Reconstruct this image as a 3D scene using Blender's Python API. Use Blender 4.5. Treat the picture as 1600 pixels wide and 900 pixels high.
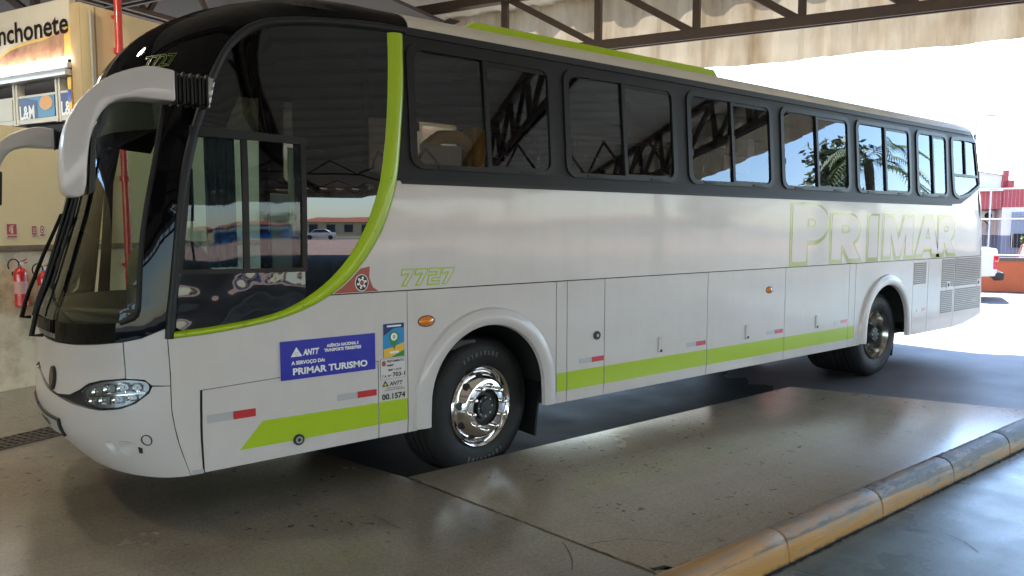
import bpy, bmesh, math, random
from mathutils import Vector, Matrix
from mathutils.geometry import delaunay_2d_cdt
random.seed(7)
for o in list(bpy.data.objects): bpy.data.objects.remove(o, do_unlink=True)
SC = bpy.context.scene
COL = SC.collection

# ------------------------------------------------------------------ camera, sky, sun, exposure
CAM = Vector((-3.1067, -4.3164, 1.8591))
YAW, PITCH = 0.9155, -0.0840
cd = bpy.data.cameras.new('camera'); cam = bpy.data.objects.new('camera', cd); COL.objects.link(cam)
cam.location = CAM
fwd = Vector((math.cos(YAW)*math.cos(PITCH), math.sin(YAW)*math.cos(PITCH), math.sin(PITCH)))
cam.rotation_euler = fwd.to_track_quat('-Z', 'Y').to_euler()
cd.sensor_width = 36; cd.lens = 36*1151.3/1600; cd.clip_end = 2000; cd.clip_start = .05
SC.camera = cam

SUN_AZ, SUN_EL = 45.0, 62.0
w = bpy.data.worlds.new('World'); SC.world = w; w.use_nodes = True
nt = w.node_tree; bg = nt.nodes['Background']
sky = nt.nodes.new('ShaderNodeTexSky'); sky.sky_type = 'NISHITA'; sky.sun_disc = False
sky.sun_elevation = math.radians(SUN_EL); sky.sun_rotation = math.radians(90-SUN_AZ)
sky.air_density = 1.0; sky.dust_density = .5; sky.ozone_density = 2.5
nt.links.new(sky.outputs[0], bg.inputs[0]); bg.inputs[1].default_value = .11
sd = bpy.data.lights.new('sun', 'SUN'); sd.energy = 4.0; sd.angle = math.radians(.5); sd.color = (1, .95, .87)
sun = bpy.data.objects.new('sun', sd); COL.objects.link(sun)
sdir = Vector((math.cos(math.radians(SUN_AZ))*math.cos(math.radians(SUN_EL)), math.sin(math.radians(SUN_AZ))*math.cos(math.radians(SUN_EL)), math.sin(math.radians(SUN_EL))))
sun.rotation_euler = (-sdir).to_track_quat('-Z', 'Y').to_euler(); sun.location = (0, 0, 30)
vs = SC.view_settings
SC.display_settings.display_device = 'sRGB'
vs.view_transform = 'Standard'; vs.look = 'None'; vs.exposure = 3.42; vs.gamma = 1; vs.use_curve_mapping = False
cy = SC.cycles
cy.use_denoising = True; cy.max_bounces = 10; cy.diffuse_bounces = 5; cy.glossy_bounces = 5
cy.transmission_bounces = 6; cy.transparent_max_bounces = 16
cy.caustics_reflective = False; cy.caustics_refractive = False; cy.sample_clamp_indirect = 6

# ------------------------------------------------------------------ frames of the place
# bus axes: x towards the rear, y away from the viewer, z up.  The building stands turned 25 degrees.
EA = Vector((math.cos(math.radians(115)), math.sin(math.radians(115)), 0))
EB = Vector((math.cos(math.radians(25)), math.sin(math.radians(25)), 0))
O2 = Vector((CAM.x, CAM.y, 0))
def AB(a, b, z=0.): return O2 + EA*a + EB*b + Vector((0, 0, z))

# ------------------------------------------------------------------ materials
MATS = {}
def newmat(name):
    m = bpy.data.materials.new(name); m.use_nodes = True; MATS[name] = m
    return m, m.node_tree.nodes, m.node_tree.links, m.node_tree.nodes['Principled BSDF']
def pbr(name, col, rough=.5, metal=0., coat=0., coat_rough=.03, var=0., vscale=3., bump=0., bscale=40., spec=.5, col2=None, rvar=0., emit=None, estr=0., detail=4., squash=None):
    m, N, L, b = newmat(name)
    b.inputs['Base Color'].default_value = (*col, 1); b.inputs['Roughness'].default_value = rough
    b.inputs['Metallic'].default_value = metal; b.inputs['Coat Weight'].default_value = coat
    b.inputs['Coat Roughness'].default_value = coat_rough; b.inputs['Specular IOR Level'].default_value = spec
    if emit: b.inputs['Emission Color'].default_value = (*emit, 1); b.inputs['Emission Strength'].default_value = estr
    co = None
    if var or bump or rvar:
        tc = N.new('ShaderNodeTexCoord'); co = tc.outputs['Object']
        if squash:
            mp = N.new('ShaderNodeMapping'); mp.inputs['Scale'].default_value = squash; L.new(co, mp.inputs[0]); co = mp.outputs[0]
    if var:
        n = N.new('ShaderNodeTexNoise'); n.inputs['Scale'].default_value = vscale; n.inputs['Detail'].default_value = detail; n.inputs['Roughness'].default_value = .62
        L.new(co, n.inputs['Vector'])
        r = N.new('ShaderNodeValToRGB'); r.color_ramp.elements[0].position = .32; r.color_ramp.elements[1].position = .68
        c2 = col2 or tuple(max(0, c*(1-var)) for c in col)
        r.color_ramp.elements[0].color = (*c2, 1); r.color_ramp.elements[1].color = (*col, 1)
        L.new(n.outputs['Fac'], r.inputs[0]); L.new(r.outputs[0], b.inputs['Base Color'])
    if rvar:
        n3 = N.new('ShaderNodeTexNoise'); n3.inputs['Scale'].default_value = vscale*1.7; n3.inputs['Detail'].default_value = 5
        L.new(co, n3.inputs['Vector'])
        mr = N.new('ShaderNodeMapRange'); mr.inputs[1].default_value = .3; mr.inputs[2].default_value = .7; mr.inputs[3].default_value = max(0, rough-rvar); mr.inputs[4].default_value = rough+rvar
        L.new(n3.outputs['Fac'], mr.inputs[0]); L.new(mr.outputs[0], b.inputs['Roughness'])
    if bump:
        n2 = N.new('ShaderNodeTexNoise'); n2.inputs['Scale'].default_value = bscale; n2.inputs['Detail'].default_value = 3
        L.new(co, n2.inputs['Vector'])
        bp = N.new('ShaderNodeBump'); bp.inputs['Strength'].default_value = bump; bp.inputs['Distance'].default_value = .02
        L.new(n2.outputs['Fac'], bp.inputs['Height']); L.new(bp.outputs[0], b.inputs['Normal'])
        if coat: L.new(bp.outputs[0], b.inputs['Coat Normal'])
    return m
def glassmat(name, tint, ior=1.5, wave=0., wscale=1.5, rough=0.):
    m, N, L, b = newmat(name); N.remove(b)
    out = N['Material Output']
    t = N.new('ShaderNodeBsdfTransparent'); t.inputs[0].default_value = (*tint, 1)
    g = N.new('ShaderNodeBsdfGlossy'); g.inputs['Roughness'].default_value = rough; g.inputs[0].default_value = (.84, .91, 1, 1)
    f = N.new('ShaderNodeFresnel'); f.inputs[0].default_value = ior
    mx = N.new('ShaderNodeMixShader')
    if wave:
        tc = N.new('ShaderNodeTexCoord'); n = N.new('ShaderNodeTexNoise'); n.inputs['Scale'].default_value = wscale; n.inputs['Detail'].default_value = 1
        bp = N.new('ShaderNodeBump'); bp.inputs['Strength'].default_value = wave; bp.inputs['Distance'].default_value = .02
        L.new(tc.outputs['Object'], n.inputs['Vector']); L.new(n.outputs['Fac'], bp.inputs['Height'])
        L.new(bp.outputs[0], g.inputs['Normal'])
    L.new(f.outputs[0], mx.inputs[0]); L.new(t.outputs[0], mx.inputs[1]); L.new(g.outputs[0], mx.inputs[2]); L.new(mx.outputs[0], out.inputs[0])
    return m
def wavy(name, col, rough, wave, wscale, coat=1., coat_rough=.02, spec=.5, dist=.02, squash=(1, 1, 1), col2=None):
    """glossy paint over sheet metal that is not quite flat"""
    m = pbr(name, col, rough, coat=coat, coat_rough=coat_rough, spec=spec)
    N, L, b = m.node_tree.nodes, m.node_tree.links, m.node_tree.nodes['Principled BSDF']
    tc = N.new('ShaderNodeTexCoord'); mp = N.new('ShaderNodeMapping'); mp.inputs['Scale'].default_value = squash
    n = N.new('ShaderNodeTexNoise'); n.inputs['Scale'].default_value = wscale; n.inputs['Detail'].default_value = 1.5
    bp = N.new('ShaderNodeBump'); bp.inputs['Strength'].default_value = wave; bp.inputs['Distance'].default_value = dist
    L.new(tc.outputs['Object'], mp.inputs[0]); L.new(mp.outputs[0], n.inputs['Vector']); L.new(n.outputs['Fac'], bp.inputs['Height'])
    L.new(bp.outputs[0], b.inputs['Normal']); L.new(bp.outputs[0], b.inputs['Coat Normal'])
    if col2:
        ms = N.new('ShaderNodeMapping'); ms.inputs['Scale'].default_value = (3.5, 3.5, .3); L.new(tc.outputs['Object'], ms.inputs[0])
        n4 = N.new('ShaderNodeTexNoise'); n4.inputs['Scale'].default_value = 2.5; n4.inputs['Detail'].default_value = 5; L.new(ms.outputs[0], n4.inputs['Vector'])
        m4 = N.new('ShaderNodeMapRange'); m4.inputs[1].default_value = .5; m4.inputs[2].default_value = .75; m4.inputs[3].default_value = 1; m4.inputs[4].default_value = .965; L.new(n4.outputs['Fac'], m4.inputs[0])
        mu = N.new('ShaderNodeMix'); mu.data_type = 'RGBA'; mu.blend_type = 'MULTIPLY'; mu.inputs[0].default_value = 1
        n2 = N.new('ShaderNodeTexNoise'); n2.inputs['Scale'].default_value = 2.2; n2.inputs['Detail'].default_value = 6; n2.inputs['Roughness'].default_value = .7
        r = N.new('ShaderNodeValToRGB'); r.color_ramp.elements[0].position = .35; r.color_ramp.elements[1].position = .6
        r.color_ramp.elements[0].color = (*col2, 1); r.color_ramp.elements[1].color = (*col, 1)
        L.new(tc.outputs['Object'], n2.inputs['Vector']); L.new(n2.outputs['Fac'], r.inputs[0]); L.new(r.outputs[0], mu.inputs[6]); L.new(m4.outputs[0], mu.inputs[7]); L.new(mu.outputs[2], b.inputs['Base Color'])
    return m

WHITE = wavy('white_paint', (.61, .56, .555), .4, .16, 1.1, coat=.45, coat_rough=.06, squash=(1, 1, 2.4), col2=(.58, .53, .525))
WHITE2 = wavy('white_panel_paint', (.595, .55, .55), .42, .05, 1.2, coat=.45, coat_rough=.10, col2=(.56, .515, .51))
FRONTW = wavy('white_front_paint', (.54, .50, .505), .4, .02, 1., coat=.5, coat_rough=.08)
ROOFW = pbr('roof_paint', (.62, .57, .50), .45, var=.12, vscale=2.5)
LIME = pbr('lime_paint', (.37, .52, .003), .38, coat=.35, coat_rough=.08, var=.06, vscale=3)
BLACKG = pbr('black_gloss_paint', (.003, .003, .004), .5, coat=.30, coat_rough=.015, spec=.0)
BLACKW = wavy('black_wavy_panel', (.005, .006, .010), .3, .55, 3.2, coat=.8, coat_rough=.01, dist=.05, spec=.1)
BAND = pbr('window_band_grey', (.014, .014, .016), .5, var=.15, vscale=4, spec=.25)
RUBBER = pbr('black_rubber', (.010, .010, .011), .55, spec=.3)
FRAMEM = pbr('window_frame_black', (.009, .009, .010), .4, spec=.3)
TRIMG = pbr('pillar_trim_grey', (.017, .017, .020), .5, var=.15, vscale=6, spec=.3)
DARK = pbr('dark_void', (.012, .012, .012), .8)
SEAM = pbr('seam_dark', (.02, .02, .02), .8)
CHROME = pbr('chrome', (.82, .79, .77), .09, metal=1)
CHROMEW = pbr('worn_chrome', (.62, .59, .55), .2, metal=1, var=.4, vscale=8)
STEEL = pbr('grey_steel', (.35, .36, .37), .35, metal=.8)
TYRE = pbr('tyre_rubber', (.010, .010, .011), .6, spec=.35, var=.35, vscale=9, bump=.15, bscale=60)
HUBK = pbr('hub_black', (.012, .012, .012), .5)
AMBER = pbr('amber_lens', (.75, .20, .01), .15, coat=1)
RED = pbr('red_reflective', (.50, .02, .03), .3, coat=.5)
SILV = pbr('silver_reflective', (.42, .42, .45), .3, coat=.5)
BLUE = pbr('blue_vinyl', (.008, .012, .36), .35, coat=.3)
WHT = pbr('white_vinyl', (.80, .80, .80), .4)
BLK = pbr('black_vinyl', (.015, .015, .015), .5)
CYAN = pbr('cyan_vinyl', (.02, .24, .55), .4); YEL = pbr('yellow_vinyl', (.75, .45, .04), .4); GRN = pbr('green_vinyl', (.02, .22, .04), .4)
NAVY = pbr('navy_vinyl', (.01, .015, .12), .4); REDV = pbr('brick_red_vinyl', (.36, .07, .045), .4); STKW = pbr('sticker_paper', (.62, .58, .60), .5)
LETW = wavy('letter_white_paint', (.58, .53, .53), .4, .16, 1.1, coat=.45, coat_rough=.08, squash=(1, 1, 2.4))
LIMEP = pbr('pale_lime_vinyl', (.30, .37, .02), .4, coat=.5)
LIMED = pbr('dim_lime_vinyl', (.10, .15, .01), .4)
GLASS = glassmat('side_window_glass', (.46, .44, .42), 1.82, .05, 1.3)
GLASSD = glassmat('dark_tinted_glass', (.06, .06, .06), 1.75, .04, 1.0)
GLASSC = glassmat('cab_glass', (.50, .62, .62), 1.42, .03, 1.2)
WSHIELD = glassmat('windscreen_glass', (.80, .84, .68), 1.3)
LENS = glassmat('clear_lens', (.9, .92, .92), 1.45)

# ------------------------------------------------------------------ object helpers
WL = {}
def link(name, me, parent=None, loc=None):
    o = bpy.data.objects.new(name, me); COL.objects.link(o)
    if parent is not None:
        o.parent = parent; o.location = -WL[parent.name] if loc is None else loc
        WL[o.name] = Vector((0, 0, 0)) if loc is None else WL[parent.name]+Vector(loc)
    else:
        o.location = loc or (0, 0, 0); WL[o.name] = Vector(o.location)
    return o
def tag(o, label=None, cat=None, group=None, kind=None):
    if label: o['label'] = label
    if cat: o['category'] = cat
    if group: o['group'] = group
    if kind: o['kind'] = kind
    return o
def empty(name, loc, label, cat, group=None):
    o = bpy.data.objects.new(name, None); COL.objects.link(o); o.location = loc; WL[o.name] = Vector(loc); o.empty_display_size = .1
    return tag(o, label, cat, group)

class MB:
    """collects boxes, tubes, lathes, sheets; build() links them as ONE mesh object (world coordinates)"""
    def __init__(s): s.v = []; s.f = []; s.m = []; s.mats = []; s.sm = []
    def mi(s, m):
        if m not in s.mats: s.mats.append(m)
        return s.mats.index(m)
    def add(s, vs, fs, m, smooth=False):
        k = len(s.v); i = s.mi(m)
        s.v += [tuple(v) for v in vs]
        for f in fs: s.f.append([a+k for a in f]); s.m.append(i); s.sm.append(smooth)
    def bm(s, bm, m, smooth=False, M=None):
        bm.verts.index_update()
        vs = [(M @ v.co if M else v.co) for v in bm.verts]
        s.add(vs, [[v.index for v in f.verts] for f in bm.faces], m, smooth); bm.free()
    def box(s, c, d, m, bev=0., X=None, Y=None, Z=None, seg=2):
        """centre c, full sizes d, along axes X, Y, Z"""
        X = Vector(X or (1, 0, 0)); Z = Vector(Z or (0, 0, 1)); Y = Vector(Y) if Y is not None else Z.cross(X)
        bm = bmesh.new(); bmesh.ops.create_cube(bm, size=1)
        for v in bm.verts: v.co = Vector((v.co.x*d[0], v.co.y*d[1], v.co.z*d[2]))
        if bev: bmesh.ops.bevel(bm, geom=list(bm.edges), offset=bev, segments=seg, profile=.5, affect='EDGES')
        M = Matrix(((X.x, Y.x, Z.x, c[0]), (X.y, Y.y, Z.y, c[1]), (X.z, Y.z, Z.z, c[2]), (0, 0, 0, 1)))
        s.bm(bm, m, bool(bev), M); return s
    def bar(s, p, q, w, h, m, up=(0, 0, 1), bev=0.):
        p, q = Vector(p), Vector(q); X = (q-p); l = X.length; X.normalize()
        Y = Vector(up).cross(X)
        if Y.length < 1e-4: Y = Vector((1, 0, 0)).cross(X)
        Y.normalize(); Z = X.cross(Y)
        return s.box((p+q)/2, (l, w, h), m, bev, X, Y, Z)
    def tube(s, pts, r, m, n=10, cap=True):
        pts = [Vector(p) for p in pts]; rs = r if isinstance(r, (list, tuple)) else [r]*len(pts)
        rings = []; prev = None
        for i, p in enumerate(pts):
            t = (pts[min(i+1, len(pts)-1)]-pts[max(i-1, 0)]).normalized()
            u = prev - t*prev.dot(t) if prev is not None else t.cross(Vector((0, 0, 1)) if abs(t.z) < .9 else Vector((1, 0, 0)))
            u.normalize(); prev = u; v = t.cross(u)
            rings.append([p+(u*math.cos(a*2*math.pi/n)+v*math.sin(a*2*math.pi/n))*rs[i] for a in range(n)])
        vs = [v for r_ in rings for v in r_]; fs = []
        for i in range(len(rings)-1):
            for a in range(n): fs.append([i*n+a, i*n+(a+1) % n, (i+1)*n+(a+1) % n, (i+1)*n+a])
        if cap: fs += [list(range(n))[::-1], [(len(rings)-1)*n+a for a in range(n)]]
        s.add(vs, fs, m, True); return s
    def lathe(s, prof, c, axis, m, n=48, smooth=True):
        """prof: (radius, along) pairs turned about axis through c"""
        ax = Vector(axis).normalized(); u = ax.cross(Vector((0, 0, 1)) if abs(ax.z) < .9 else Vector((1, 0, 0))).normalized(); v = ax.cross(u); c = Vector(c)
        vs = []; fs = []
        for r, h in prof:
            for a in range(n): vs.append(c+ax*h+(u*math.cos(a*2*math.pi/n)+v*math.sin(a*2*math.pi/n))*r)
        for i in range(len(prof)-1):
            for a in range(n): fs.append([i*n+a, i*n+(a+1) % n, (i+1)*n+(a+1) % n, (i+1)*n+a])
        s.add(vs, fs, m, smooth); return s
    def quad(s, a, b, c, d, m): s.add([a, b, c, d], [[0, 1, 2, 3]], m); return s
    def prism(s, poly, to3, depth, m, bev=0.):
        """polygon (u,v) mapped by to3(u,v) at w=0 and extruded to w=depth: to3(u,v,w)"""
        n = len(poly); vs = [to3(u, v, 0) for u, v in poly]+[to3(u, v, depth) for u, v in poly]
        fs = [list(range(n)), list(range(n, 2*n))[::-1]]+[[i, i+n, (i+1) % n+n, (i+1) % n] for i in range(n)]
        if bev:
            bm = bmesh.new(); bv = [bm.verts.new(v) for v in vs]
            for f in fs: bm.faces.new([bv[i] for i in f])
            bmesh.ops.recalc_face_normals(bm, faces=bm.faces)
            bmesh.ops.bevel(bm, geom=list(bm.edges), offset=bev, segments=3, profile=.5, affect='EDGES', clamp_overlap=True)
            s.bm(bm, m, True)
        else: s.add(vs, fs, m)
        return s
    def mirror_y(s, yc):
        s.v = [(x, 2*yc-y, z) for x, y, z in s.v]; s.f = [f[::-1] for f in s.f]; return s
    def build(s, name, parent=None, loc=None, recalc=True, angle=35):
        me = bpy.data.meshes.new(name); me.from_pydata(s.v, [], s.f)
        for m in s.mats: me.materials.append(m)
        me.polygons.foreach_set('material_index', s.m); me.polygons.foreach_set('use_smooth', s.sm)
        if recalc:
            bm = bmesh.new(); bm.from_mesh(me); bmesh.ops.recalc_face_normals(bm, faces=bm.faces); bm.to_mesh(me); bm.free()
        me.set_sharp_from_angle(angle=math.radians(angle)); me.update()
        return link(name, me, parent, loc)

def text_mesh(txt, size, bold=0., align='CENTER', res=3, shear=0., space=1., line=1.):
    c = bpy.data.curves.new('lettering', 'FONT'); c.body = txt; c.size = size; c.offset = bold; c.align_x = align; c.resolution_u = res
    c.shear = shear; c.space_character = space; c.space_line = line
    o = bpy.data.objects.new('lettering', c); COL.objects.link(o)
    dg = bpy.context.evaluated_depsgraph_get(); me = bpy.data.meshes.new_from_object(o.evaluated_get(dg))
    bpy.data.objects.remove(o); vs = [v.co.copy() for v in me.vertices]; fs = [list(p.vertices) for p in me.polygons]; bpy.data.meshes.remove(me)
    return vs, fs
def add_text(mb, txt, size, to3, m, bold=0., align='CENTER', wscale=1., fit=None, **k):
    """lettering laid on a surface by to3(u,v); fit = width it must fill"""
    vs, fs = text_mesh(txt, size, bold, align, **k)
    if fit and vs:
        x0 = min(v.x for v in vs); x1 = max(v.x for v in vs); wscale = fit/(x1-x0)
    mb.add([to3(v.x*wscale, v.y) for v in vs], fs, m)

# ------------------------------------------------------------------ the coach body as one curved surface P(s, t)
def mk(T):
    X = [a for a, b in T]; Y = [b for a, b in T]; n = len(X)
    h = [X[i+1]-X[i] for i in range(n-1)]; d = [(Y[i+1]-Y[i])/h[i] for i in range(n-1)]
    m = [d[0]]+[0 if d[i-1]*d[i] <= 0 else 2*d[i-1]*d[i]/(d[i-1]+d[i]) for i in range(1, n-1)]+[d[-1]]
    def f(z):
        if z <= X[0]: return Y[0]
        if z >= X[-1]: return Y[-1]
        i = 0
        while z > X[i+1]: i += 1
        t = (z-X[i])/h[i]
        return (1+2*t)*(1-t)**2*Y[i]+t*(1-t)**2*h[i]*m[i]+t*t*(3-2*t)*Y[i+1]+t*t*(t-1)*h[i]*m[i+1]
    return f
XF = mk([(.38, -2.42), (.45, -2.50), (.53, -2.57), (.6, -2.625), (.7, -2.67), (.81, -2.68), (.93, -2.67), (1.05, -2.66), (1.23, -2.67), (1.56, -2.585), (1.96, -2.475), (2.4, -2.38), (2.66, -2.31), (2.91, -2.195), (3.02, -2.11), (3.16, -1.93), (3.25, -1.72), (3.33, -1.45), (3.40, -1.05)])
XS = mk([(1.3, -1.95), (2.0, -1.92), (2.6, -1.82), (2.86, -1.68), (3.06, -1.45), (3.15, -1.2), (3.25, -.95), (3.40, -.75)])
XR = mk([(.45, 8.95), (.57, 9.02), (1.43, 8.95), (2.2, 8.84), (3.0, 8.70), (3.15, 8.64), (3.25, 8.5), (3.4, 8.0)])
YC, NP, RC, ZR, HR, ER = 1.25, 2.4, .2, 3.15, .25, 2.3
def zt(t):
    if t <= ZR: return t
    return ZR+HR*math.sin(min(1, (t-ZR)/.5)*math.pi/2)**(2/ER)
def inset(t):
    if t < .55: return .03*((.55-t)/.17)**2
    if t < 2.1: return 0.
    if t <= ZR: return .072*(t-2.1)*(1 if t > 2.2 else (t-2.1)/.1)
    return .0756+(YC-.0756)*(1-max(0, math.cos(min(1, (t-ZR)/.5)*math.pi/2))**(2/ER))
def P(s, t):
    z = zt(t); xs = XS(z); wd = YC-inset(t)
    if s < xs:
        ph = (xs-s)*math.pi/2; xf = XF(z)
        return Vector((xs-(xs-xf)*abs(math.sin(ph))**(2/NP), YC-wd*math.copysign(abs(math.cos(ph))**(2/NP), math.cos(ph)), z))
    xr = XR(z)-RC
    if s <= xr: return Vector((s, YC-wd, z))
    r = min(RC, max(wd, .001)); a = (s-xr)/RC
    if a < math.pi/2: return Vector((xr+RC*math.sin(a), YC-wd+r*(1-math.cos(a)), z))
    return Vector((xr+RC, min(YC, YC-wd+r+(a-math.pi/2)*RC), z))
def Nrm(s, t):
    e = 2e-3
    n = (P(s+e, t)-P(s-e, t)).cross(P(s, t+e)-P(s, t-e))
    return n.normalized() if n.length > 1e-12 else Vector((0, 0, 1))
def S3(s, t, off=0.):
    p = P(s, t)
    return p+Nrm(s, t)*off if off else p
def ctr(t): return XS(zt(t))-1      # s of the bus's middle plane at the front
def inpoly(x, y, poly):
    c = False; j = len(poly)-1
    for i in range(len(poly)):
        xi, yi = poly[i]; xj, yj = poly[j]
        if (yi > y) != (yj > y) and x < (xj-xi)*(y-yi)/(yj-yi)+xi: c = not c
        j = i
    return c
def dens(poly, step, closed=True):
    out = []
    n = len(poly)
    for i in range(n if closed else n-1):
        a, b = poly[i], poly[(i+1) % n]; k = max(1, int(math.ceil(math.hypot(b[0]-a[0], b[1]-a[1])/step)))
        for j in range(k): out.append((a[0]+(b[0]-a[0])*j/k, a[1]+(b[1]-a[1])*j/k))
    if not closed: out.append(poly[-1])
    return out
def edge_dist(x, y, poly):
    d = 9.
    for i in range(len(poly)):
        (ax, ay), (bx, by) = poly[i-1], poly[i]; l = (bx-ax)**2+(by-ay)**2
        t = max(0, min(1, ((x-ax)*(bx-ax)+(y-ay)*(by-ay))/l)) if l else 0
        d = min(d, math.hypot(x-ax-(bx-ax)*t, y-ay-(by-ay)*t))
    return d
def patch(mb, outline, m, holes=(), off=0., th=.008, step=.1, mirror=None, to3=None, smooth=True, grid=True):
    """a sheet of the body bounded by an outline in (s, t), with holes, and a turned-in edge of depth th"""
    loops = [dens(outline, step)]+[dens(h, step) for h in holes]
    pts = []; edges = []
    for l in loops:
        k = len(pts); pts += l; edges += [(k+i, k+(i+1) % len(l)) for i in range(len(l))]
    x0 = min(p[0] for p in outline); x1 = max(p[0] for p in outline); y0 = min(p[1] for p in outline); y1 = max(p[1] for p in outline)
    nx = int((x1-x0)/step); ny = int((y1-y0)/step)
    if to3 is None or grid == 'yes':
        for i in range(1, nx+1):
            for j in range(1, ny+1):
                x, y = x0+i*step, y0+j*step
                if inpoly(x, y, loops[0]) and not any(inpoly(x, y, h) for h in loops[1:]) and min(edge_dist(x, y, l) for l in loops) > step*.45: pts.append((x, y))
    r = delaunay_2d_cdt([Vector(p) for p in pts], edges, [], 0, 1e-5)
    V, Fc = r[0], r[2]
    f3 = to3 or (lambda s, t, o: S3(s, t, o))
    fs = []
    for f in Fc:
        cx = sum(V[i][0] for i in f)/len(f); cy_ = sum(V[i][1] for i in f)/len(f)
        if inpoly(cx, cy_, loops[0]) and not any(inpoly(cx, cy_, h) for h in loops[1:]):
            a = sum(V[f[i-1]][0]*V[f[i]][1]-V[f[i]][0]*V[f[i-1]][1] for i in range(len(f)))
            fs.append(list(f) if a > 0 else list(f)[::-1])
    top = [f3(v[0], v[1], off) for v in V]
    vs = list(top); faces = list(fs)
    if th:
        cnt = {}
        for f in fs:
            for i in range(len(f)):
                a, b = f[i], f[(i+1) % len(f)]
                cnt[(a, b)] = 1
        low = {}
        for (a, b) in list(cnt):
            if (b, a) not in cnt:
                for q in (a, b):
                    if q not in low: low[q] = len(vs); vs.append(f3(V[q][0], V[q][1], off-th))
                faces.append([b, a, low[a], low[b]])
    out = [(vs, faces)]
    mv = [(v[0], 2*YC-v[1], v[2]) for v in vs]; mf = [f[::-1] for f in faces]
    if mirror == 'both': out.append((mv, mf))
    if mirror == 'only': out = [(mv, mf)]
    for a, b in out: mb.add(a, b, m, smooth)
    return mb
def rrect(x0, z0, x1, z1, r, n=5):
    o = []
    for cx, cz, a0 in ((x1-r, z0+r, -90), (x1-r, z1-r, 0), (x0+r, z1-r, 90), (x0+r, z0+r, 180)):
        for i in range(n+1):
            a = math.radians(a0+90*i/n); o.append((cx+r*math.cos(a), cz+r*math.sin(a)))
    return o
def ellipse(cx, cz, rx, rz, n=20): return [(cx+rx*math.cos(i*2*math.pi/n), cz+rz*math.sin(i*2*math.pi/n)) for i in range(n)]
def ribbon(mb, A, B, m, h=.02, n=6, base=-.004):
    """raised moulding between two polylines in (s, t) with the same number of points"""
    rings = []
    for (a, b) in zip(A, B):
        rg = []
        for i in range(n+1):
            u = i/n; p = (a[0]+(b[0]-a[0])*u, a[1]+(b[1]-a[1])*u)
            rg.append(S3(p[0], p[1], base+h*(1-abs(2*u-1)**3.)))
        rings.append(rg)
    vs = [v for r_ in rings for v in r_]; fs = []
    for i in range(len(rings)-1):
        for j in range(n): fs.append([i*(n+1)+j, i*(n+1)+j+1, (i+1)*(n+1)+j+1, (i+1)*(n+1)+j])
    mb.add(vs, fs, m, True)
def resample(L, n):
    d = [0]
    for a, b in zip(L, L[1:]): d.append(d[-1]+math.hypot(b[0]-a[0], b[1]-a[1]))
    out = []
    for i in range(n):
        t = d[-1]*i/(n-1); k = 0
        while k < len(L)-2 and d[k+1] < t: k += 1
        u = (t-d[k])/max(1e-9, d[k+1]-d[k]); out.append((L[k][0]+(L[k+1][0]-L[k][0])*u, L[k][1]+(L[k+1][1]-L[k][1])*u))
    return out
def smooth_line(L, it=2):
    for _ in range(it):
        o = [L[0]]
        for a, b in zip(L, L[1:]): o += [(a[0]*.75+b[0]*.25, a[1]*.75+b[1]*.25), (a[0]*.25+b[0]*.75, a[1]*.25+b[1]*.75)]
        L = o+[L[-1]]
    return L

# ------------------------------------------------------------------ the coach
bus = empty('coach_bus', (0, 1.25, 0), 'white and lime green intercity coach with black front mask parked under the canopy', 'bus')

LIME_OUT = smooth_line([(-.641, 3.118), (-.649, 2.784), (-.683, 2.501), (-.721, 2.218), (-.766, 2.042), (-.834, 1.858), (-.928, 1.700), (-1.056, 1.550), (-1.180, 1.448), (-1.336, 1.364), (-1.545, 1.300), (-1.728, 1.272), (-1.915, 1.252), (-2.072, 1.238)], 1)
LIME_IN = smooth_line([(-.755, 3.112), (-.760, 2.908), (-.780, 2.629), (-.813, 2.354), (-.877, 2.068), (-.957, 1.870), (-1.053, 1.704), (-1.173, 1.566), (-1.293, 1.470), (-1.405, 1.402), (-1.544, 1.345), (-1.727, 1.311), (-1.940, 1.290), (-2.070, 1.277)], 1)
ARC_OUT = smooth_line([(-2.110, 1.240), (-2.090, 1.70), (-2.072, 2.042), (-2.046, 2.218), (-2.000, 2.380), (-1.912, 2.639), (-1.834, 2.790), (-1.780, 2.880), (-1.695, 2.976), (-1.601, 3.041), (-1.489, 3.085), (-1.278, 3.128), (-1.004, 3.158), (-.765, 3.170), (-.63, 3.165)], 1)
ARC_IN = smooth_line([(-2.067, 1.239), (-2.048, 1.70), (-2.022, 2.043), (-1.985, 2.219), (-1.945, 2.370), (-1.860, 2.643), (-1.789, 2.790), (-1.747, 2.862), (-1.655, 2.952), (-1.566, 3.005), (-1.485, 3.036), (-1.290, 3.073), (-1.007, 3.104), (-.759, 3.114), (-.63, 3.118)], 1)
BELT, SK = 1.430, .462
def zlime(x):       # lower edge of the sweeping moulding at x
    for a, b in zip(LIME_OUT, LIME_OUT[1:]):
        if b[0] <= x <= a[0]: return b[1]+(a[1]-b[1])*(x-b[0])/max(1e-6, a[0]-b[0])
    return 1.24

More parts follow.
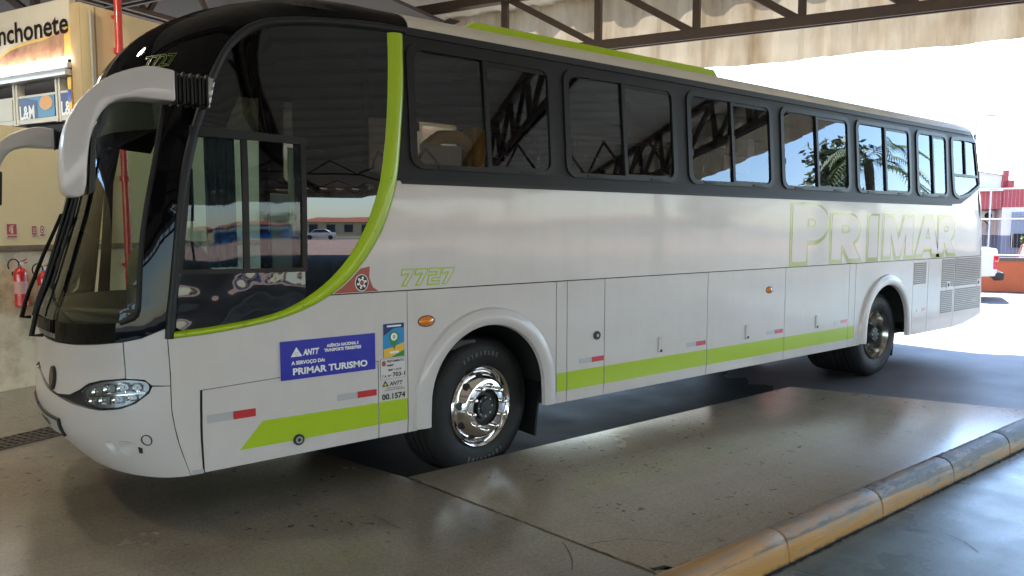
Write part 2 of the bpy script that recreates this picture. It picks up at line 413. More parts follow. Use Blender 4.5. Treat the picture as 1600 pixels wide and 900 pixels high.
# --- outer panels of the near side
g = .004
lo_low = [p for p in LIME_OUT if p[1] < BELT]
xb = next(b[0]+(a[0]-b[0])*(BELT-b[1])/(a[1]-b[1]) for a, b in zip(LIME_OUT, LIME_OUT[1:]) if a[1] >= BELT > b[1])
hatch = [(-1.98, SK-.006), (-.898, SK), (-.898, .975), (-1.972, .932)]
mb = MB()
patch(mb, [(-1.985-g, SK-.01), (-1.977-g, .932+g), (-.892, .975+g), (-.892, SK), (-.676-g, SK), (-.672-g, BELT-g), (xb, BELT-g)]+lo_low+[(-2.095, 1.236), (-2.088, .84), (-2.05, SK-.012)], WHITE2)
mb.build('front_side_panel', bus)
mb = MB(); patch(mb, hatch, WHITE2); hp = mb.build('hatch_door', bus)
UP = [(xb+.004, BELT+g)]+[p for p in LIME_OUT[::-1] if BELT+.01 < p[1] < 2.155]+[(-.735, 2.155), (7.70, 2.150), (8.0, 2.165), (8.35, 2.28), (8.62, 2.42), (8.70, 2.50), (8.765, 2.42), (8.80, BELT+g)]
mb = MB(); patch(mb, UP, WHITE, step=.16); side = mb.build('side_panel', bus)
def arch(cx, rx, rz, zc, z0):
    o = []
    for i in range(25):
        a = math.pi*i/24; o.append((cx+rx*math.cos(a), zc+rz*math.sin(a)))
    return [(cx+rx, z0)]+o+[(cx-rx, z0)]
def panel_with_arch(x0, x1, cx):
    a = arch(cx, .60, .60, .63, SK)
    mb = MB(); patch(mb, [(x0+g, SK), (cx-.60, SK)]+a[::-1][1:-1]+[(cx+.60, SK), (x1-g, SK), (x1-g, BELT-g), (x0+g, BELT-g)], WHITE2)
    return mb.build('wheel_panel', bus)
panel_with_arch(-.676, .647, 0.)
panel_with_arch(5.225, 6.668, 5.98)
doors = [(.647, .760), (.760, 1.173), (1.173, 2.516), (2.516, 3.792), (3.792, 5.085), (5.085, 5.225), (6.668, 7.095), (7.095, 7.890)]
door_o = []
for x0, x1 in doors:
    mb = MB(); patch(mb, [(x0+g, SK), (x1-g, SK), (x1-g, BELT-g), (x0+g, BELT-g)], WHITE2)
    door_o.append(mb.build('luggage_door' if x1-x0 > .35 else 'filler_panel', bus))
mb = MB(); patch(mb, [(7.890+g, SK), (8.25, SK+.02), (8.79, .575), (8.80, BELT-g), (7.890+g, BELT-g)], WHITE2); engine = mb.build('engine_door', bus)
# dark inner skin behind the panel gaps
mb = MB()
AF, AR = arch(0, .585, .585, .63, SK+.004), arch(5.98, .585, .585, .63, SK+.004)
patch(mb, [(-2.09, SK+.004), (-.585, SK+.004)]+AF[::-1][1:-1]+[(.585, SK+.004), (5.395, SK+.004)]+AR[::-1][1:-1]+[(6.565, SK+.004), (8.2, SK+.03), (8.78, .59), (8.78, BELT+.02), (-1.20, BELT+.02), (-1.345, 1.352), (-1.55, 1.29), (-2.09, 1.235)], SEAM, off=-.012, th=0)
mb.build('inner_skin', bus)
# rear corner and tail
mb = MB()
rear = []
def rgrid(zs, m, smooth=True, x0=None):
    vs = []; fs = []; n = 14
    for z in zs:
        xr = XR(zt(z))-RC
        ss = [max(x0(z) if x0 else 0, xr-.02)]+[xr+RC*math.pi/2*i/6 for i in range(7)]+[xr+RC*math.pi/2+(YC-inset(z)-RC)*i/6 for i in range(1, 7)]
        vs += [P(s_, z) for s_ in ss]
    for i in range(len(zs)-1):
        for j in range(n-1): fs.append([i*n+j, i*n+j+1, (i+1)*n+j+1, (i+1)*n+j])
    mb.add(vs, fs, m, smooth); mb.add([(v.x, 2*YC-v.y, v.z) for v in vs], [f[::-1] for f in fs], m, smooth)
rgrid([.57+.13*i for i in range(20)]+[3.1, 3.15], WHITE2, x0=lambda z: 8.70 if z > 2.45 else 8.805)
mb.build('rear_end', bus)
# far side, one skin with window openings
WIN = [(-.63, .648), (.752, 2.072), (2.222, 3.548), (3.692, 5.060), (5.196, 6.542), (6.690, 7.605)]
WZ0, WZ1 = 2.238, 3.076
mb = MB()
patch(mb, [(-2.09, SK), (8.79, SK), (8.79, 2.155), (-.72, 2.155), (-.72, 1.10), (-2.09, 1.10)], WHITE2, mirror='only', step=.5)
mb.build('offside_panel', bus)
mb = MB()
patch(mb, [(-.72, 2.157), (8.79, 2.157), (8.68, 3.15), (-.72, 3.15)], BAND, holes=[rrect(a+.06, WZ0+.03, b-.06, WZ1-.04, .06) for a, b in WIN], mirror='only', step=.3)
mb.build('offside_window_band', bus)
mb = MB()
for a, b in WIN: patch(mb, rrect(a+.05, WZ0+.02, b-.05, WZ1-.03, .06), GLASS, mirror='only', off=-.012, th=0, step=.6)
mb.build('offside_window_glass', bus)
mb = MB(); patch(mb, [(-2.09, 1.10), (-.72, 1.10), (-.72, 3.12), (-1.30, 3.10), (-1.60, 3.0), (-1.80, 2.8), (-1.99, 2.3), (-2.07, 1.7)], GLASSC, mirror='only', off=-.01, th=0, step=.3); fd = mb.build('entrance_door_glass', bus)
mb = MB(); patch(mb, [(-.80, 1.10), (-.70, 1.10), (-.70, 3.12), (-.80, 3.12)], BLACKG, mirror='only', step=.3); patch(mb, [(-2.09, 1.10), (-2.02, 1.10), (-1.98, 2.2), (-1.90, 2.6), (-1.75, 2.88), (-1.80, 2.88), (-1.95, 2.6), (-2.05, 2.2)], BLACKG, mirror='only', step=.2); mb.build('door_frame', fd)

# --- window band with its seven windows
W7 = smooth_line([(7.95, 2.225), (7.78, 2.26), (7.735, 2.36), (7.70, 3.00), (7.76, 3.075), (8.55, 3.085), (8.60, 3.04), (8.715, 2.45), (8.60, 2.385), (8.30, 2.275), (7.95, 2.225)], 1)[:-1]
W7i = smooth_line([(7.96, 2.265), (7.83, 2.30), (7.795, 2.38), (7.765, 2.98), (7.80, 3.025), (8.50, 3.035), (8.545, 3.00), (8.655, 2.46), (8.55, 2.42), (8.27, 2.315), (7.96, 2.265)], 1)[:-1]
mb = MB()
patch(mb, [(-.73, 2.157), (7.70, 2.152), (8.0, 2.167), (8.35, 2.282), (8.62, 2.422), (8.76, 2.50), (8.64, 3.135), (-.645, 3.135)]+[p for p in LIME_OUT if 2.16 < p[1] < 3.11],
      BAND, holes=[rrect(a+.02, WZ0+.02, b-.02, WZ1-.02, .08) for a, b in WIN]+[[(x*.985+.12, z*.985+.04) for x, z in W7]], off=-.002, step=.13)
mb.build('window_band', bus)
mb = MB()
patch(mb, [(-.63, 3.118), (8.60, 3.118), (8.60, 3.165), (-.63, 3.165)], TRIMG, off=.012, th=.02, step=.3)
mb.build('gutter_rail', bus)
mb = MB()
patch(mb, [(-.70, 2.135), (7.70, 2.130), (7.70, 2.156), (-.715, 2.158)], TRIMG, off=.008, th=.012, step=.3)
mb.build('belt_moulding', bus)
def window(outer, inner, a, b, mull, rail=None):
    mb = MB(); patch(mb, outer, FRAMEM, holes=[inner], off=.012, th=.035, step=.13); fr = mb.build('window', bus)
    z0, z1 = WZ0+.03, WZ1-.045
    for x0, x1, o in ((a, mull, -.012), (mull, b, -.002)):
        mb = MB()
        if rail:
            cut = [p for p in inner]
            if o == -.012: patch(mb, inner, GLASS, off=o, th=0, step=.2)
            else: continue
        else: patch(mb, [(x0+.04, z0), (x1-(.04 if x1 == b else 0), z0), (x1-(.04 if x1 == b else 0), z1), (x0+(.04 if x0 == a else 0), z1)], GLASS, off=o, th=0, step=.2)
        mb.build('pane', fr)
    def bit(name, poly, m, off, th): q = MB(); patch(q, poly, m, off=off, th=th, step=.3); q.build(name, fr)
    if rail:
        bit('sash_bar', [(8.165, 2.57), (8.195, 2.57), (8.18, 3.03), (8.15, 3.03)], FRAMEM, .008, .022)
        bit('sash_rail', [(7.785, 2.535), (8.64, 2.535), (8.635, 2.57), (7.785, 2.57)], FRAMEM, .008, .022)
        return
    bit('sash_bar', [(mull-.006, z0), (mull+.030, z0), (mull+.018, z1), (mull-.018, z1)], FRAMEM, .008, .022)
    bit('sash_rail', [(mull+.02, z0), (b-.05, z0), (b-.05, z0+.022), (mull+.02, z0+.022)], FRAMEM, .003, .015)
    bit('sash_rail', [(mull+.02, z1-.03), (b-.05, z1-.03), (b-.05, z1), (mull+.02, z1)], FRAMEM, .003, .015)
    bit('window_latch', [(a+.05, 2.49), (a+.075, 2.49), (a+.075, 2.55), (a+.05, 2.55)], RUBBER, .01, .02)
    for fx in (.22, .78):
        xx = a+(b-a)*fx; bit('sill_catch', [(xx-.07, WZ0+.008), (xx+.07, WZ0+.008), (xx+.07, WZ0+.022), (xx-.07, WZ0+.022)], BAND, .02, .012)
for a, b in WIN: window(rrect(a, WZ0, b, WZ1, .10), rrect(a+.055, WZ0+.036, b-.055, WZ1-.045, .07), a, b, (a+b)/2-(.0 if b < 6 else -.02))
window(W7, W7i, 7.735, 8.66, 8.17, rail=True)

# --- roof
mb = MB()
ts = [3.16+.49*(i/16) for i in range(17)]
def roofpatch(x0, m):
    n = 34; vs = []; fs = []
    for t in ts:
        xr = XR(zt(t))-RC+RC*math.pi/2
        for j in range(n):
            vs.append(P(x0+(xr-x0)*(j/(n-1)), t))
    for i in range(len(ts)-1):
        for j in range(n-1): fs.append([i*n+j, i*n+j+1, (i+1)*n+j+1, (i+1)*n+j])
    mb.add(vs, fs, m, True); mb.add([(v.x, 2*YC-v.y, v.z) for v in vs], [f[::-1] for f in fs], m, True)
    # closing sheet at the tail of the roof
roofpatch(-.60, ROOFW)
tail = [P(XR(zt(t))-RC+RC*math.pi/2, t) for t in ts]
mb.add(tail+[Vector((v.x, 2*YC-v.y, v.z)) for v in tail], [[i, i+1, i+18, i+17] for i in range(16)], ROOFW, True)
roof = mb.build('roof', bus)
# air conditioning fairing with lime sides
mb = MB()
AC0, AC1 = -.05, 3.02
sec = lambda y0, z0, z1: [(y0, z0), (y0+.05, z1)]
for (y0, y1) in ((.30, 2.20),):
    vs = [(AC0, y0, 3.28), (AC1, y0, 3.28), (AC1, y1, 3.28), (AC0, y1, 3.28), (AC0+.16, y0+.03, 3.375), (AC1-.06, y0+.03, 3.385), (AC1-.06, y1-.03, 3.385), (AC0+.16, y1-.03, 3.375)]
    mb.add(vs, [[0, 1, 5, 4], [1, 2, 6, 5], [2, 3, 7, 6], [3, 0, 4, 7]], LIME)
    vs = [(AC0+.16, y0+.03, 3.375), (AC1-.06, y0+.03, 3.385), (AC1-.06, y1-.03, 3.385), (AC0+.16, y1-.03, 3.375), (AC0+.42, y0+.20, 3.435), (AC1-.35, y0+.20, 3.43), (AC1-.35, y1-.2, 3.43), (AC0+.42, y1-.2, 3.435)]
    mb.add(vs, [[0, 1, 5, 4], [1, 2, 6, 5], [2, 3, 7, 6], [3, 0, 4, 7], [4, 5, 6, 7]], LIMEP)
sp = mb.build('air_conditioner_fairing', bus)
mb = MB(); mb.prism([(AC0-.10, 3.33), (AC0+.02, 3.405), (AC0+.12, 3.40), (AC0+.05, 3.36)], lambda u, v, q: Vector((u, .45+q, v)), 1.5, BLK); mb.build('fairing_grille', sp)

# --- sweeping lime moulding, pillar trim
mb = MB(); ribbon(mb, resample(LIME_OUT, 60), resample(LIME_IN, 60), LIME, .026)
lm = mb.build('lime_moulding', bus, recalc=False)
mb = MB()
for i in (2, 12, 21, 29, 37, 44, 52, 58):
    a, b = resample(LIME_OUT, 60)[i], resample(LIME_IN, 60)[i]; q = ((a[0]+b[0])/2, (a[1]+b[1])/2)
    if q[1] < 2.3: patch(mb, ellipse(q[0], q[1], .007, .007, 8), LIMEP, off=.026, th=.006, step=.05)
mb.build('screw_heads', lm)
mb = MB(); ribbon(mb, resample(ARC_OUT, 60), resample(ARC_IN, 60), TRIMG, .026); mb.build('pillar_trim', bus, recalc=False)

# --- cab side glass and the black panel under it
IN = [p for p in LIME_IN]; ARC = [p for p in ARC_IN]
SL = [(-2.045, 1.605), (-1.375, 1.590), (-1.362, 2.372), (-2.005, 2.372)]
xm = -1.375
li_left = [p for p in IN if p[0] <= xm]; li_right = [p for p in IN if p[0] > xm]
def li_at(x):
    for a, b in zip(IN, IN[1:]):
        if b[0] <= x <= a[0]: return b[1]+(a[1]-b[1])*(x-b[0])/(a[0]-b[0])
mb = MB()
arc_up = [p for p in ARC if p[1] > 2.38 and p[0] < -.76]
patch(mb, [(xm, li_at(xm)+.002)]+li_right[::-1]+arc_up[::-1]+[(-1.955, 2.372), (xm+.01, 2.372)], GLASSD, off=-.006, th=0, step=.12)
mb.build('side_glass', bus)
mb = MB(); patch(mb, [(xm, li_at(xm)+.002), (xm, 1.60), (-2.05, 1.615), (-2.062, 1.30)]+[p for p in li_left[::-1] if p[0] > -2.06], BLACKW, off=-.004, th=.01, step=.09); mb.build('door_lower_panel', bus)
mb = MB()
patch(mb, [(-2.062, 1.592), (-1.362, 1.582), (-1.352, 2.39), (-1.995, 2.40)], FRAMEM, holes=[[(-2.04, 1.618), (-1.392, 1.608), (-1.382, 2.352), (-1.985, 2.352)]], off=.006, th=.02, step=.2)
sw = mb.build('sliding_window', bus)
mb = MB(); patch(mb, [(-2.035, 1.62), (-1.725, 1.615), (-1.715, 2.35), (-1.99, 2.35)], GLASSC, off=-.002, th=0, step=.2); mb.build('pane', sw)
mb = MB(); patch(mb, [(-1.73, 1.615), (-1.40, 1.61), (-1.385, 2.35), (-1.72, 2.35)], GLASSC, off=-.012, th=0, step=.2); mb.build('pane', sw)
mb = MB(); patch(mb, [(-1.745, 1.61), (-1.71, 1.61), (-1.70, 2.35), (-1.735, 2.35)], FRAMEM, off=.008, th=.02, step=.2)
mb.build('sash_bar', sw); mb = MB(); patch(mb, [(-2.0, 2.355), (-1.345, 2.345), (-1.345, 2.385), (-1.995, 2.41)], TRIMG, off=.02, th=.02, step=.2)
mb.build('rain_strip', sw)

# --- front: black mask, windscreen, white panels
CAPLOW = [(-2.108, 1.300), (-2.144, 1.282), (-2.207, 1.250), (-2.294, 1.230), (-2.42, 1.210), (-2.560, 1.195), (-2.688, 1.188), (-2.80, 1.192), (-2.90, 1.215), (-2.95, 1.235)]
WSR = smooth_line([(-2.215, 1.400), (-2.229, 1.65), (-2.232, 1.860), (-2.215, 2.05), (-2.184, 2.220), (-2.150, 2.40), (-2.130, 2.53)], 1)
WS_OUT = [(ctr(1.31), 1.300), (-2.65, 1.307), (-2.40, 1.318), (-2.26, 1.338), (-2.222, 1.362)]+WSR+[(-2.135, 2.60), (-2.17, 2.66), (-2.25, 2.69), (-2.45, 2.71), (ctr(2.72), 2.72)]
def cline(z0, z1, n=26): return [(ctr(z0+(z1-z0)*i/n), z0+(z1-z0)*i/n) for i in range(n+1)]
mb = MB()
mask = CAPLOW+[(ctr(1.25), 1.24)]+cline(1.24, 1.298, 1)[1:]+WS_OUT[1:-1]+cline(2.721, 3.64, 30)+[(-1.70, 3.645), (-1.2, 3.645), (-.61, 3.645), (-.605, 3.40), (-.605, 3.17)]+[p for p in ARC_OUT[::-1] if p[0] < -.62]
mask = [p for i, p in enumerate(mask) if i == 0 or math.hypot(p[0]-mask[i-1][0], p[1]-mask[i-1][1]) > .002]
patch(mb, mask, BLACKG, step=.05, mirror='both', off=0, th=.012)
fm = mb.build('front_mask', bus)
mb = MB(); patch(mb, WS_OUT, WSHIELD, off=-.008, th=0, step=.06, mirror='both'); ws = mb.build('windscreen', bus)
mb = MB()
gk = WSR+[(-2.135, 2.60), (-2.17, 2.66)]
ribbon(mb, resample([(-2.30, 1.315), (-2.235, 1.34)]+gk, 40), resample([(-2.31, 1.345), (-2.265, 1.38)]+[(x-.03, z) for x, z in gk], 40), RUBBER, .018)
mb.build('windscreen_gasket', ws, recalc=False)
# white lower front: corner panel, centre panel, bumper
SMU = [(-2.940, .985), (-2.883, .945), (-2.804, .908), (-2.698, .880), (-2.603, .897), (-2.540, .935), (-2.483, .977)]
SML = [(-2.940, .945), (-2.878, .912), (-2.800, .880), (-2.669, .860), (-2.577, .846), (-2.477, .838)]
HL = smooth_line([(-2.516, .928), (-2.483, .969), (-2.416, .999), (-2.291, 1.018), (-2.203, 1.011), (-2.178, .982), (-2.189, .943), (-2.245, .891), (-2.315, .857), (-2.411, .843), (-2.470, .853), (-2.498, .885), (-2.516, .928)], 1)[:-1]
for mir in (None, 'only'):
    mb = MB(); patch(mb, [(-2.289, 1.022), (-2.240, 1.020), (-2.203, 1.016), (-2.172, .984), (-2.0945, .978), (-2.0985, 1.236), (-2.108, 1.294)]+[(x, z-.006) for x, z in CAPLOW if -2.285 < x < -2.11]+[(-2.288, 1.224)], FRONTW, step=.03, mirror=mir)
    mb.build('corner_panel', bus)
cl = [(x, z-.006) for x, z in CAPLOW if x < -2.294]
mb = MB()
patch(mb, [(-2.294, 1.024), (-2.294, 1.223)]+cl+[(ctr(1.2), 1.230)]+[(ctr(1.22), 1.22), (ctr(1.1), 1.1), (ctr(.99), .99)]+SMU[0:6]+[(-2.487, .979), (-2.416, 1.005)], FRONTW, step=.035, mirror='both')
gp = mb.build('grille_panel', bus)
FOG1 = smooth_line([(-2.425, .652), (-2.372, .666), (-2.374, .60), (-2.352, .562), (-2.40, .575), (-2.425, .652)], 1)[:-1]
FOG2 = smooth_line([(-2.345, .668), (-2.289, .672), (-2.245, .640), (-2.25, .605), (-2.30, .578), (-2.335, .575), (-2.350, .62), (-2.345, .668)], 1)[:-1]
mb = MB()
patch(mb, [(-2.053, SK-.014), (-2.0915, .84), (-2.0945, .974), (-2.170, .976), (-2.183, .940), (-2.242, .884), (-2.315, .850), (-2.411, .836)]+[(x, z) for x, z in SML[::-1]]+[(ctr(.94), .94), (ctr(.7), .7), (ctr(.455), .455), (-2.7, .452), (-2.4, .450), (-2.2, .446)], FRONTW, holes=[FOG1, FOG2], step=.035, mirror='both', th=.03)
bp = mb.build('bumper', bus)
mb = MB()
patch(mb, [(-2.10, .80), (-2.10, 1.25), (-2.21, 1.24), (-2.6, 1.20), (-2.94, 1.24), (-2.955, .85), (-2.6, .80)], SEAM, off=-.02, th=0, step=.06, mirror='both')
mb.build('inner_skin', bus)
BOWL = pbr('lamp_bowl', (.30, .30, .31), .35, metal=.9); OPTIC = wavy('lamp_optics', (.75, .75, .76), .12, 1., 26, coat=0, dist=.03, squash=(1, 1, 1.6)); OPTIC.node_tree.nodes['Principled BSDF'].inputs['Metallic'].default_value = 1
for mir in (None, 'only'):
    mb = MB(); patch(mb, HL, LENS, off=.006, th=.014, step=.03, mirror=mir); hl = mb.build('headlight', bus)
    mb = MB()
    patch(mb, [(x*.97-2.34*.03, z*.94+.93*.06) for x, z in HL], BOWL, off=-.010, th=.006, step=.03, mirror=mir)
    def dish(cx_, cz_, rx, rz, dp):
        vs = []; fs = []; n = 20
        for j, k in enumerate((1, .82, .6, .35, .12)):
            for i in range(n):
                a_ = i*2*math.pi/n; ca, sa = math.cos(a_), math.sin(a_); q_ = (abs(ca)**4+abs(sa)**4)**-.25
                p_ = S3(cx_+rx*k*ca*(q_ if j < 2 else 1), cz_+rz*k*sa*(q_ if j < 2 else 1), -.001-dp*(1-k*k)); vs.append((p_.x, 2*YC-p_.y if mir else p_.y, p_.z))
        for j in range(4):
            for i in range(n): f_ = [j*n+i, j*n+(i+1) % n, (j+1)*n+(i+1) % n, (j+1)*n+i]; fs.append(f_ if not mir else f_[::-1])
        mb.add(vs, fs, CHROME, True)
        patch(mb, ellipse(cx_, cz_, rx*.16, rz*.2, 10), WHT, off=-.004, th=.006, step=.05, mirror=mir)
    for cx_, cz_, rx, rz in ((-2.242, .972, .026, .024), (-2.305, .972, .029, .027), (-2.372, .960, .030, .027), (-2.437, .938, .027, .024), (-2.262, .918, .026, .022), (-2.328, .905, .029, .024), (-2.395, .895, .029, .024), (-2.456, .884, .023, .018)):
        dish(cx_, cz_, rx, rz, .018)
    patch(mb, [(-2.20, .940), (-2.20, .949), (-2.49, .910), (-2.49, .903)], CHROME, off=.001, th=.004, step=.03, mirror=mir)
    mb.build('reflector', hl)
mb = MB(); patch(mb, ellipse(-2.741, .962, .027, .072), BLK, off=.012, th=.015, step=.05)
patch(mb, ellipse(-2.741, .962, .020, .055), pbr('emblem_dark', (.05, .03, .03), .3), off=.015, th=.004, step=.05)
mb.build('maker_emblem', gp)
PLT = [(-2.945, .615), (-2.69, .625), (-2.685, .735), (-2.945, .725)]
mb = MB(); patch(mb, PLT, BLK, off=.014, th=.02, step=.06, mirror='both'); pl = mb.build('number_plate', bp)
mb = MB(); patch(mb, [(-2.94, .63), (-2.705, .64), (-2.70, .72), (-2.94, .71)], SILV, off=.016, th=.004, step=.06, mirror='both'); mb.build('plate_face', pl)
for mir in (None, 'only'):
    mb = MB()
    for FG in (FOG1, FOG2): patch(mb, FG, FRONTW, th=0, step=.012, mirror=mir, grid='yes', to3=lambda s_, t_, o_, FG=FG: S3(s_, t_, -.045*min(1, edge_dist(s_, t_, FG)/.035)**.8))
    patch(mb, [(-2.252, .638), (-2.236, .63), (-2.243, .60), (-2.257, .604)], BLK, off=.006, th=.006, step=.03, mirror=mir)
    patch(mb, ellipse(-2.205, .677, .025, .031), BLK, holes=[ellipse(-2.205, .677, .020, .026)], off=.004, th=.004, step=.03, mirror=mir)
    mb.build('fog_lamp_recess', bp)
mb = MB()
for i in range(9):
    x = -2.70-.022*i; patch(mb, [(x, 1.205), (x-.014, 1.206), (x-.014, 1.232), (x, 1.231)], STEEL, off=.004, th=.004, step=.05)
mb.build('mask_badge', fm)
mb = MB(); patch(mb, [(-2.035, .452), (-1.985, .455), (-1.985, .478), (-2.038, .476)], SILV, off=.004, th=.004, step=.05); mb.build('small_badge', bp)
# fleet number on the mask
mb = MB()
add_text(mb, '7727', .115, lambda u, v: S3(-2.275+u*.95+v*.25, 2.755+v*.9, .003), LIMED, bold=.004, align='LEFT', space=.9)
add_text(mb, '7727', .115, lambda u, v: S3(-2.275+u*.95+v*.25, 2.755+v*.9, .005), BLACKG, bold=-.0015, align='LEFT', space=.9)
mb.build('fleet_number', fm)
# wipers
for k0, k1, z0, z1 in ((1.18, .93, 1.24, 1.92), (.86, .80, 1.21, 2.10)):
    mb = MB()
    pts = [S3(XS(z0)-k0+.02, z0, .02), S3(XS(z0)-k0, z0, .07)]
    for i in range(1, 9):
        z = z0+(z1-z0)*i/8; pts.append(S3(XS(z)-(k0+(k1-k0)*i/8), z, .06-.015*i/8))
    mb.tube(pts, [.012, .015]+[.011-.0006*i for i in range(8)], RUBBER, 8)
    mb.tube([p+Vector((.012, .03, 0)) for p in pts[1:]], .007, RUBBER, 6)
    wp = mb.build('wiper', bus)
    mb = MB(); pts = []
    for i in range(9):
        z = z1-.62+.80*i/8; k = k1+.03-.05*i/8; pts.append(S3(XS(z)-k, z, .03))
    mb.tube(pts, .010, RUBBER, 6); mb.build('wiper_blade', wp)
# mirrors on curved arms
MO = smooth_line([(-2.118, 2.662), (-2.23, 2.675), (-2.33, 2.645), (-2.43, 2.595), (-2.52, 2.515), (-2.585, 2.42), (-2.622, 2.32), (-2.640, 2.21), (-2.648, 2.06), (-2.630, 2.005), (-2.58, 1.995), (-2.545, 2.02), (-2.530, 2.20), (-2.512, 2.31), (-2.47, 2.41), (-2.415, 2.475), (-2.33, 2.505), (-2.23, 2.505), (-2.118, 2.505)], 1)
def mirror_set(mir):
    def fin(mb, sh=True):
        if mir:
            mb.mirror_y(YC)
            if sh: mb.v = [(x-.22, y+.42, z) for x, y, z in mb.v]
        return mb
    mb = MB(); mb.prism(MO, lambda u, v, q: Vector((u, -.17+q, v)), .17, FRONTW, bev=.028)
    r = fin(mb).build('mirror', bus, angle=50)
    mb = MB()
    for i in range(9): mb.box((-2.108+.0195*i, -.075, 2.58), (.012, .13 if i % 2 else .145, .15 if i % 2 else .165), RUBBER, .004)
    mb.box((-2.03, -.075, 2.58), (.16, .10, .12), RUBBER)
    fin(mb).build('mirror_bellows', r)
    mb = MB(); mb.prism([(-1.962, 2.50), (-1.925, 2.495), (-1.890, 2.655), (-1.948, 2.672)], lambda u, v, q: Vector((u, -.085+q, v)), .14, STEEL, bev=.008)
    for i in range(4): mb.lathe([(.001, -.004), (.008, -.004), (.008, .004)], (-1.925+.012*i-.005, -.087, 2.52+.042*i), (0, -1, 0), BLK, 8)
    fin(mb, False).build('mirror_bracket', r)
    if mir:
        mb = MB(); mb.tube([(-1.97, 2.56, 2.58), (-2.12, 2.78, 2.58), (-2.22, 2.98, 2.58)], .055, RUBBER, 12); mb.build('mirror_strut', r)
    mb = MB(); mb.prism([(-2.535, 2.01), (-2.505, 2.03), (-2.49, 2.29), (-2.512, 2.30)], lambda u, v, q: Vector((u, -.165+q, v)), .16, BLK, bev=.006)
    fin(mb).build('mirror_glass', r)
mirror_set(False); mirror_set(True)

# --- underside, wheel housings, cabin
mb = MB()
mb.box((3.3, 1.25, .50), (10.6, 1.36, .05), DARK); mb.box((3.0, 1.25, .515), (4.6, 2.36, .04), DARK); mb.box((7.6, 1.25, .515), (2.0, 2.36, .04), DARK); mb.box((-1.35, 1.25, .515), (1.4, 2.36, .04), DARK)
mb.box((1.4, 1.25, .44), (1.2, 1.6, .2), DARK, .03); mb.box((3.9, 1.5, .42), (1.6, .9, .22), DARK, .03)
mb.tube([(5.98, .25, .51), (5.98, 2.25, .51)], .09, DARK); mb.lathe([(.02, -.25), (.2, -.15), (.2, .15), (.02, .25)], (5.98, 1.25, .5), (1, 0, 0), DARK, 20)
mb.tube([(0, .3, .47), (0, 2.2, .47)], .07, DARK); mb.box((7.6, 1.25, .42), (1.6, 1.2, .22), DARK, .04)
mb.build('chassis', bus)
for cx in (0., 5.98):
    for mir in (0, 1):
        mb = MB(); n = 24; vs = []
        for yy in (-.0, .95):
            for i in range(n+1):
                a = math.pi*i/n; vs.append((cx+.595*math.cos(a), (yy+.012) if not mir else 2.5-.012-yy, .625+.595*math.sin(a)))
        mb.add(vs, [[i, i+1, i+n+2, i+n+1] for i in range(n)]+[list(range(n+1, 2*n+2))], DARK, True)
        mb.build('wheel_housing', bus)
COWL = pbr('cowl_olive', (.07, .075, .055), .6); CABIN = pbr('cabin_trim', (.05, .05, .055), .8); SEATM = pbr('seat_fabric', (.035, .04, .06), .9, var=.4, vscale=12); YELF = pbr('yellow_cloth', (.85, .50, .02), .8)
CURT = pbr('curtain_cloth', (.05, .10, .12), .85, var=.5, vscale=14, squash=(6, 6, .3)); CREAM = pbr('cream_cloth', (.55, .50, .36), .8); PAPER = pbr('paper', (.72, .70, .68), .7)
mb = MB()
mb.box((3.6, 1.25, 1.28), (10.2, 2.40, .06), CABIN); mb.box((3.6, 1.25, 3.12), (10.0, 2.25, .03), CABIN)
mb.box((8.6, 1.25, 2.2), (.05, 2.3, 1.9), CABIN); mb.box((-1.15, 1.25, 1.0), (2.2, 2.3, .06), CABIN)
for yy in (.18, 2.32): mb.box((4.2, yy+(.12 if yy < 1 else -.12), 3.0), (8.4, .32, .16), CABIN, .04)
mb.box((-1.05, 1.25, 2.2), (.04, .02, .02), CABIN)
mb.build('cabin_lining', bus)
xs_ = [-.30+.80*i for i in range(11)]
for side_y in (.48, 2.02):
    for i, x in enumerate(xs_):
        mb = MB(); mb.box((x+.12, side_y, 1.60), (.48, .84, .16), SEATM, .05)
        lean = Vector((.22, 0, 1)).normalized()
        for q in (-.21, .21):
            mb.box(Vector((x+.40, side_y+q, 1.94)), (.13, .38, .72), SEATM, .05, Z=lean, X=Vector((1, 0, -.22)).normalized())
            mb.box(Vector((x+.48, side_y+q, 2.29)), (.12, .28, .18), SEATM, .05, Z=lean, X=Vector((1, 0, -.22)).normalized())
        mb.build('passenger_seat', bus)
mb = MB(); mb.box((.03, .24, 2.43), (.12, .20, .30), YELF, .04); mb.tube([(-.40, .22, 2.30), (-.37, .22, 2.42), (-.27, .22, 2.49), (-.12, .22, 2.50), (-.02, .22, 2.44)], .05, YELF); mb.build('yellow_seat_cover', bus)
mb = MB(); mb.box((-.33, .11, 2.34), (.34, .004, .16), PAPER); mb.build('paper_notice', bus)
mb = MB(); mb.box((3.0, .13, 2.64), (.12, .004, .18), PAPER); mb.box((3.32, .13, 2.63), (.10, .004, .17), PAPER); mb.box((3.10, .13, 2.46), (.42, .004, .15), PAPER); mb.build('paper_notice', bus)
mb = MB()
ds = [(-1.85, .12)]+[(P(XS(1.3)-k, 1.3).x+.10, max(.12, P(XS(1.3)-k, 1.3).y+.10*(1-k))) for k in (.15, .3, .45, .6, .75, .9, 1.)]
ds += [(x, 2.5-y) for x, y in ds[::-1][1:]]
mb.prism(ds, lambda u, v, q: Vector((u, v, 1.34-q)), .4, CABIN, bev=.03)
mb.prism([(-2.10, .30), (-2.20, .40), (-2.20, .95), (-2.05, 1.05), (-1.85, 1.05), (-1.85, .30)], lambda u, v, q: Vector((u, v, 1.50-q)), .2, CABIN, bev=.04)
mb.box((-2.0, .66, 1.56), (.40, .72, .44), COWL, .17, seg=4)
mb.build('dashboard', bus)
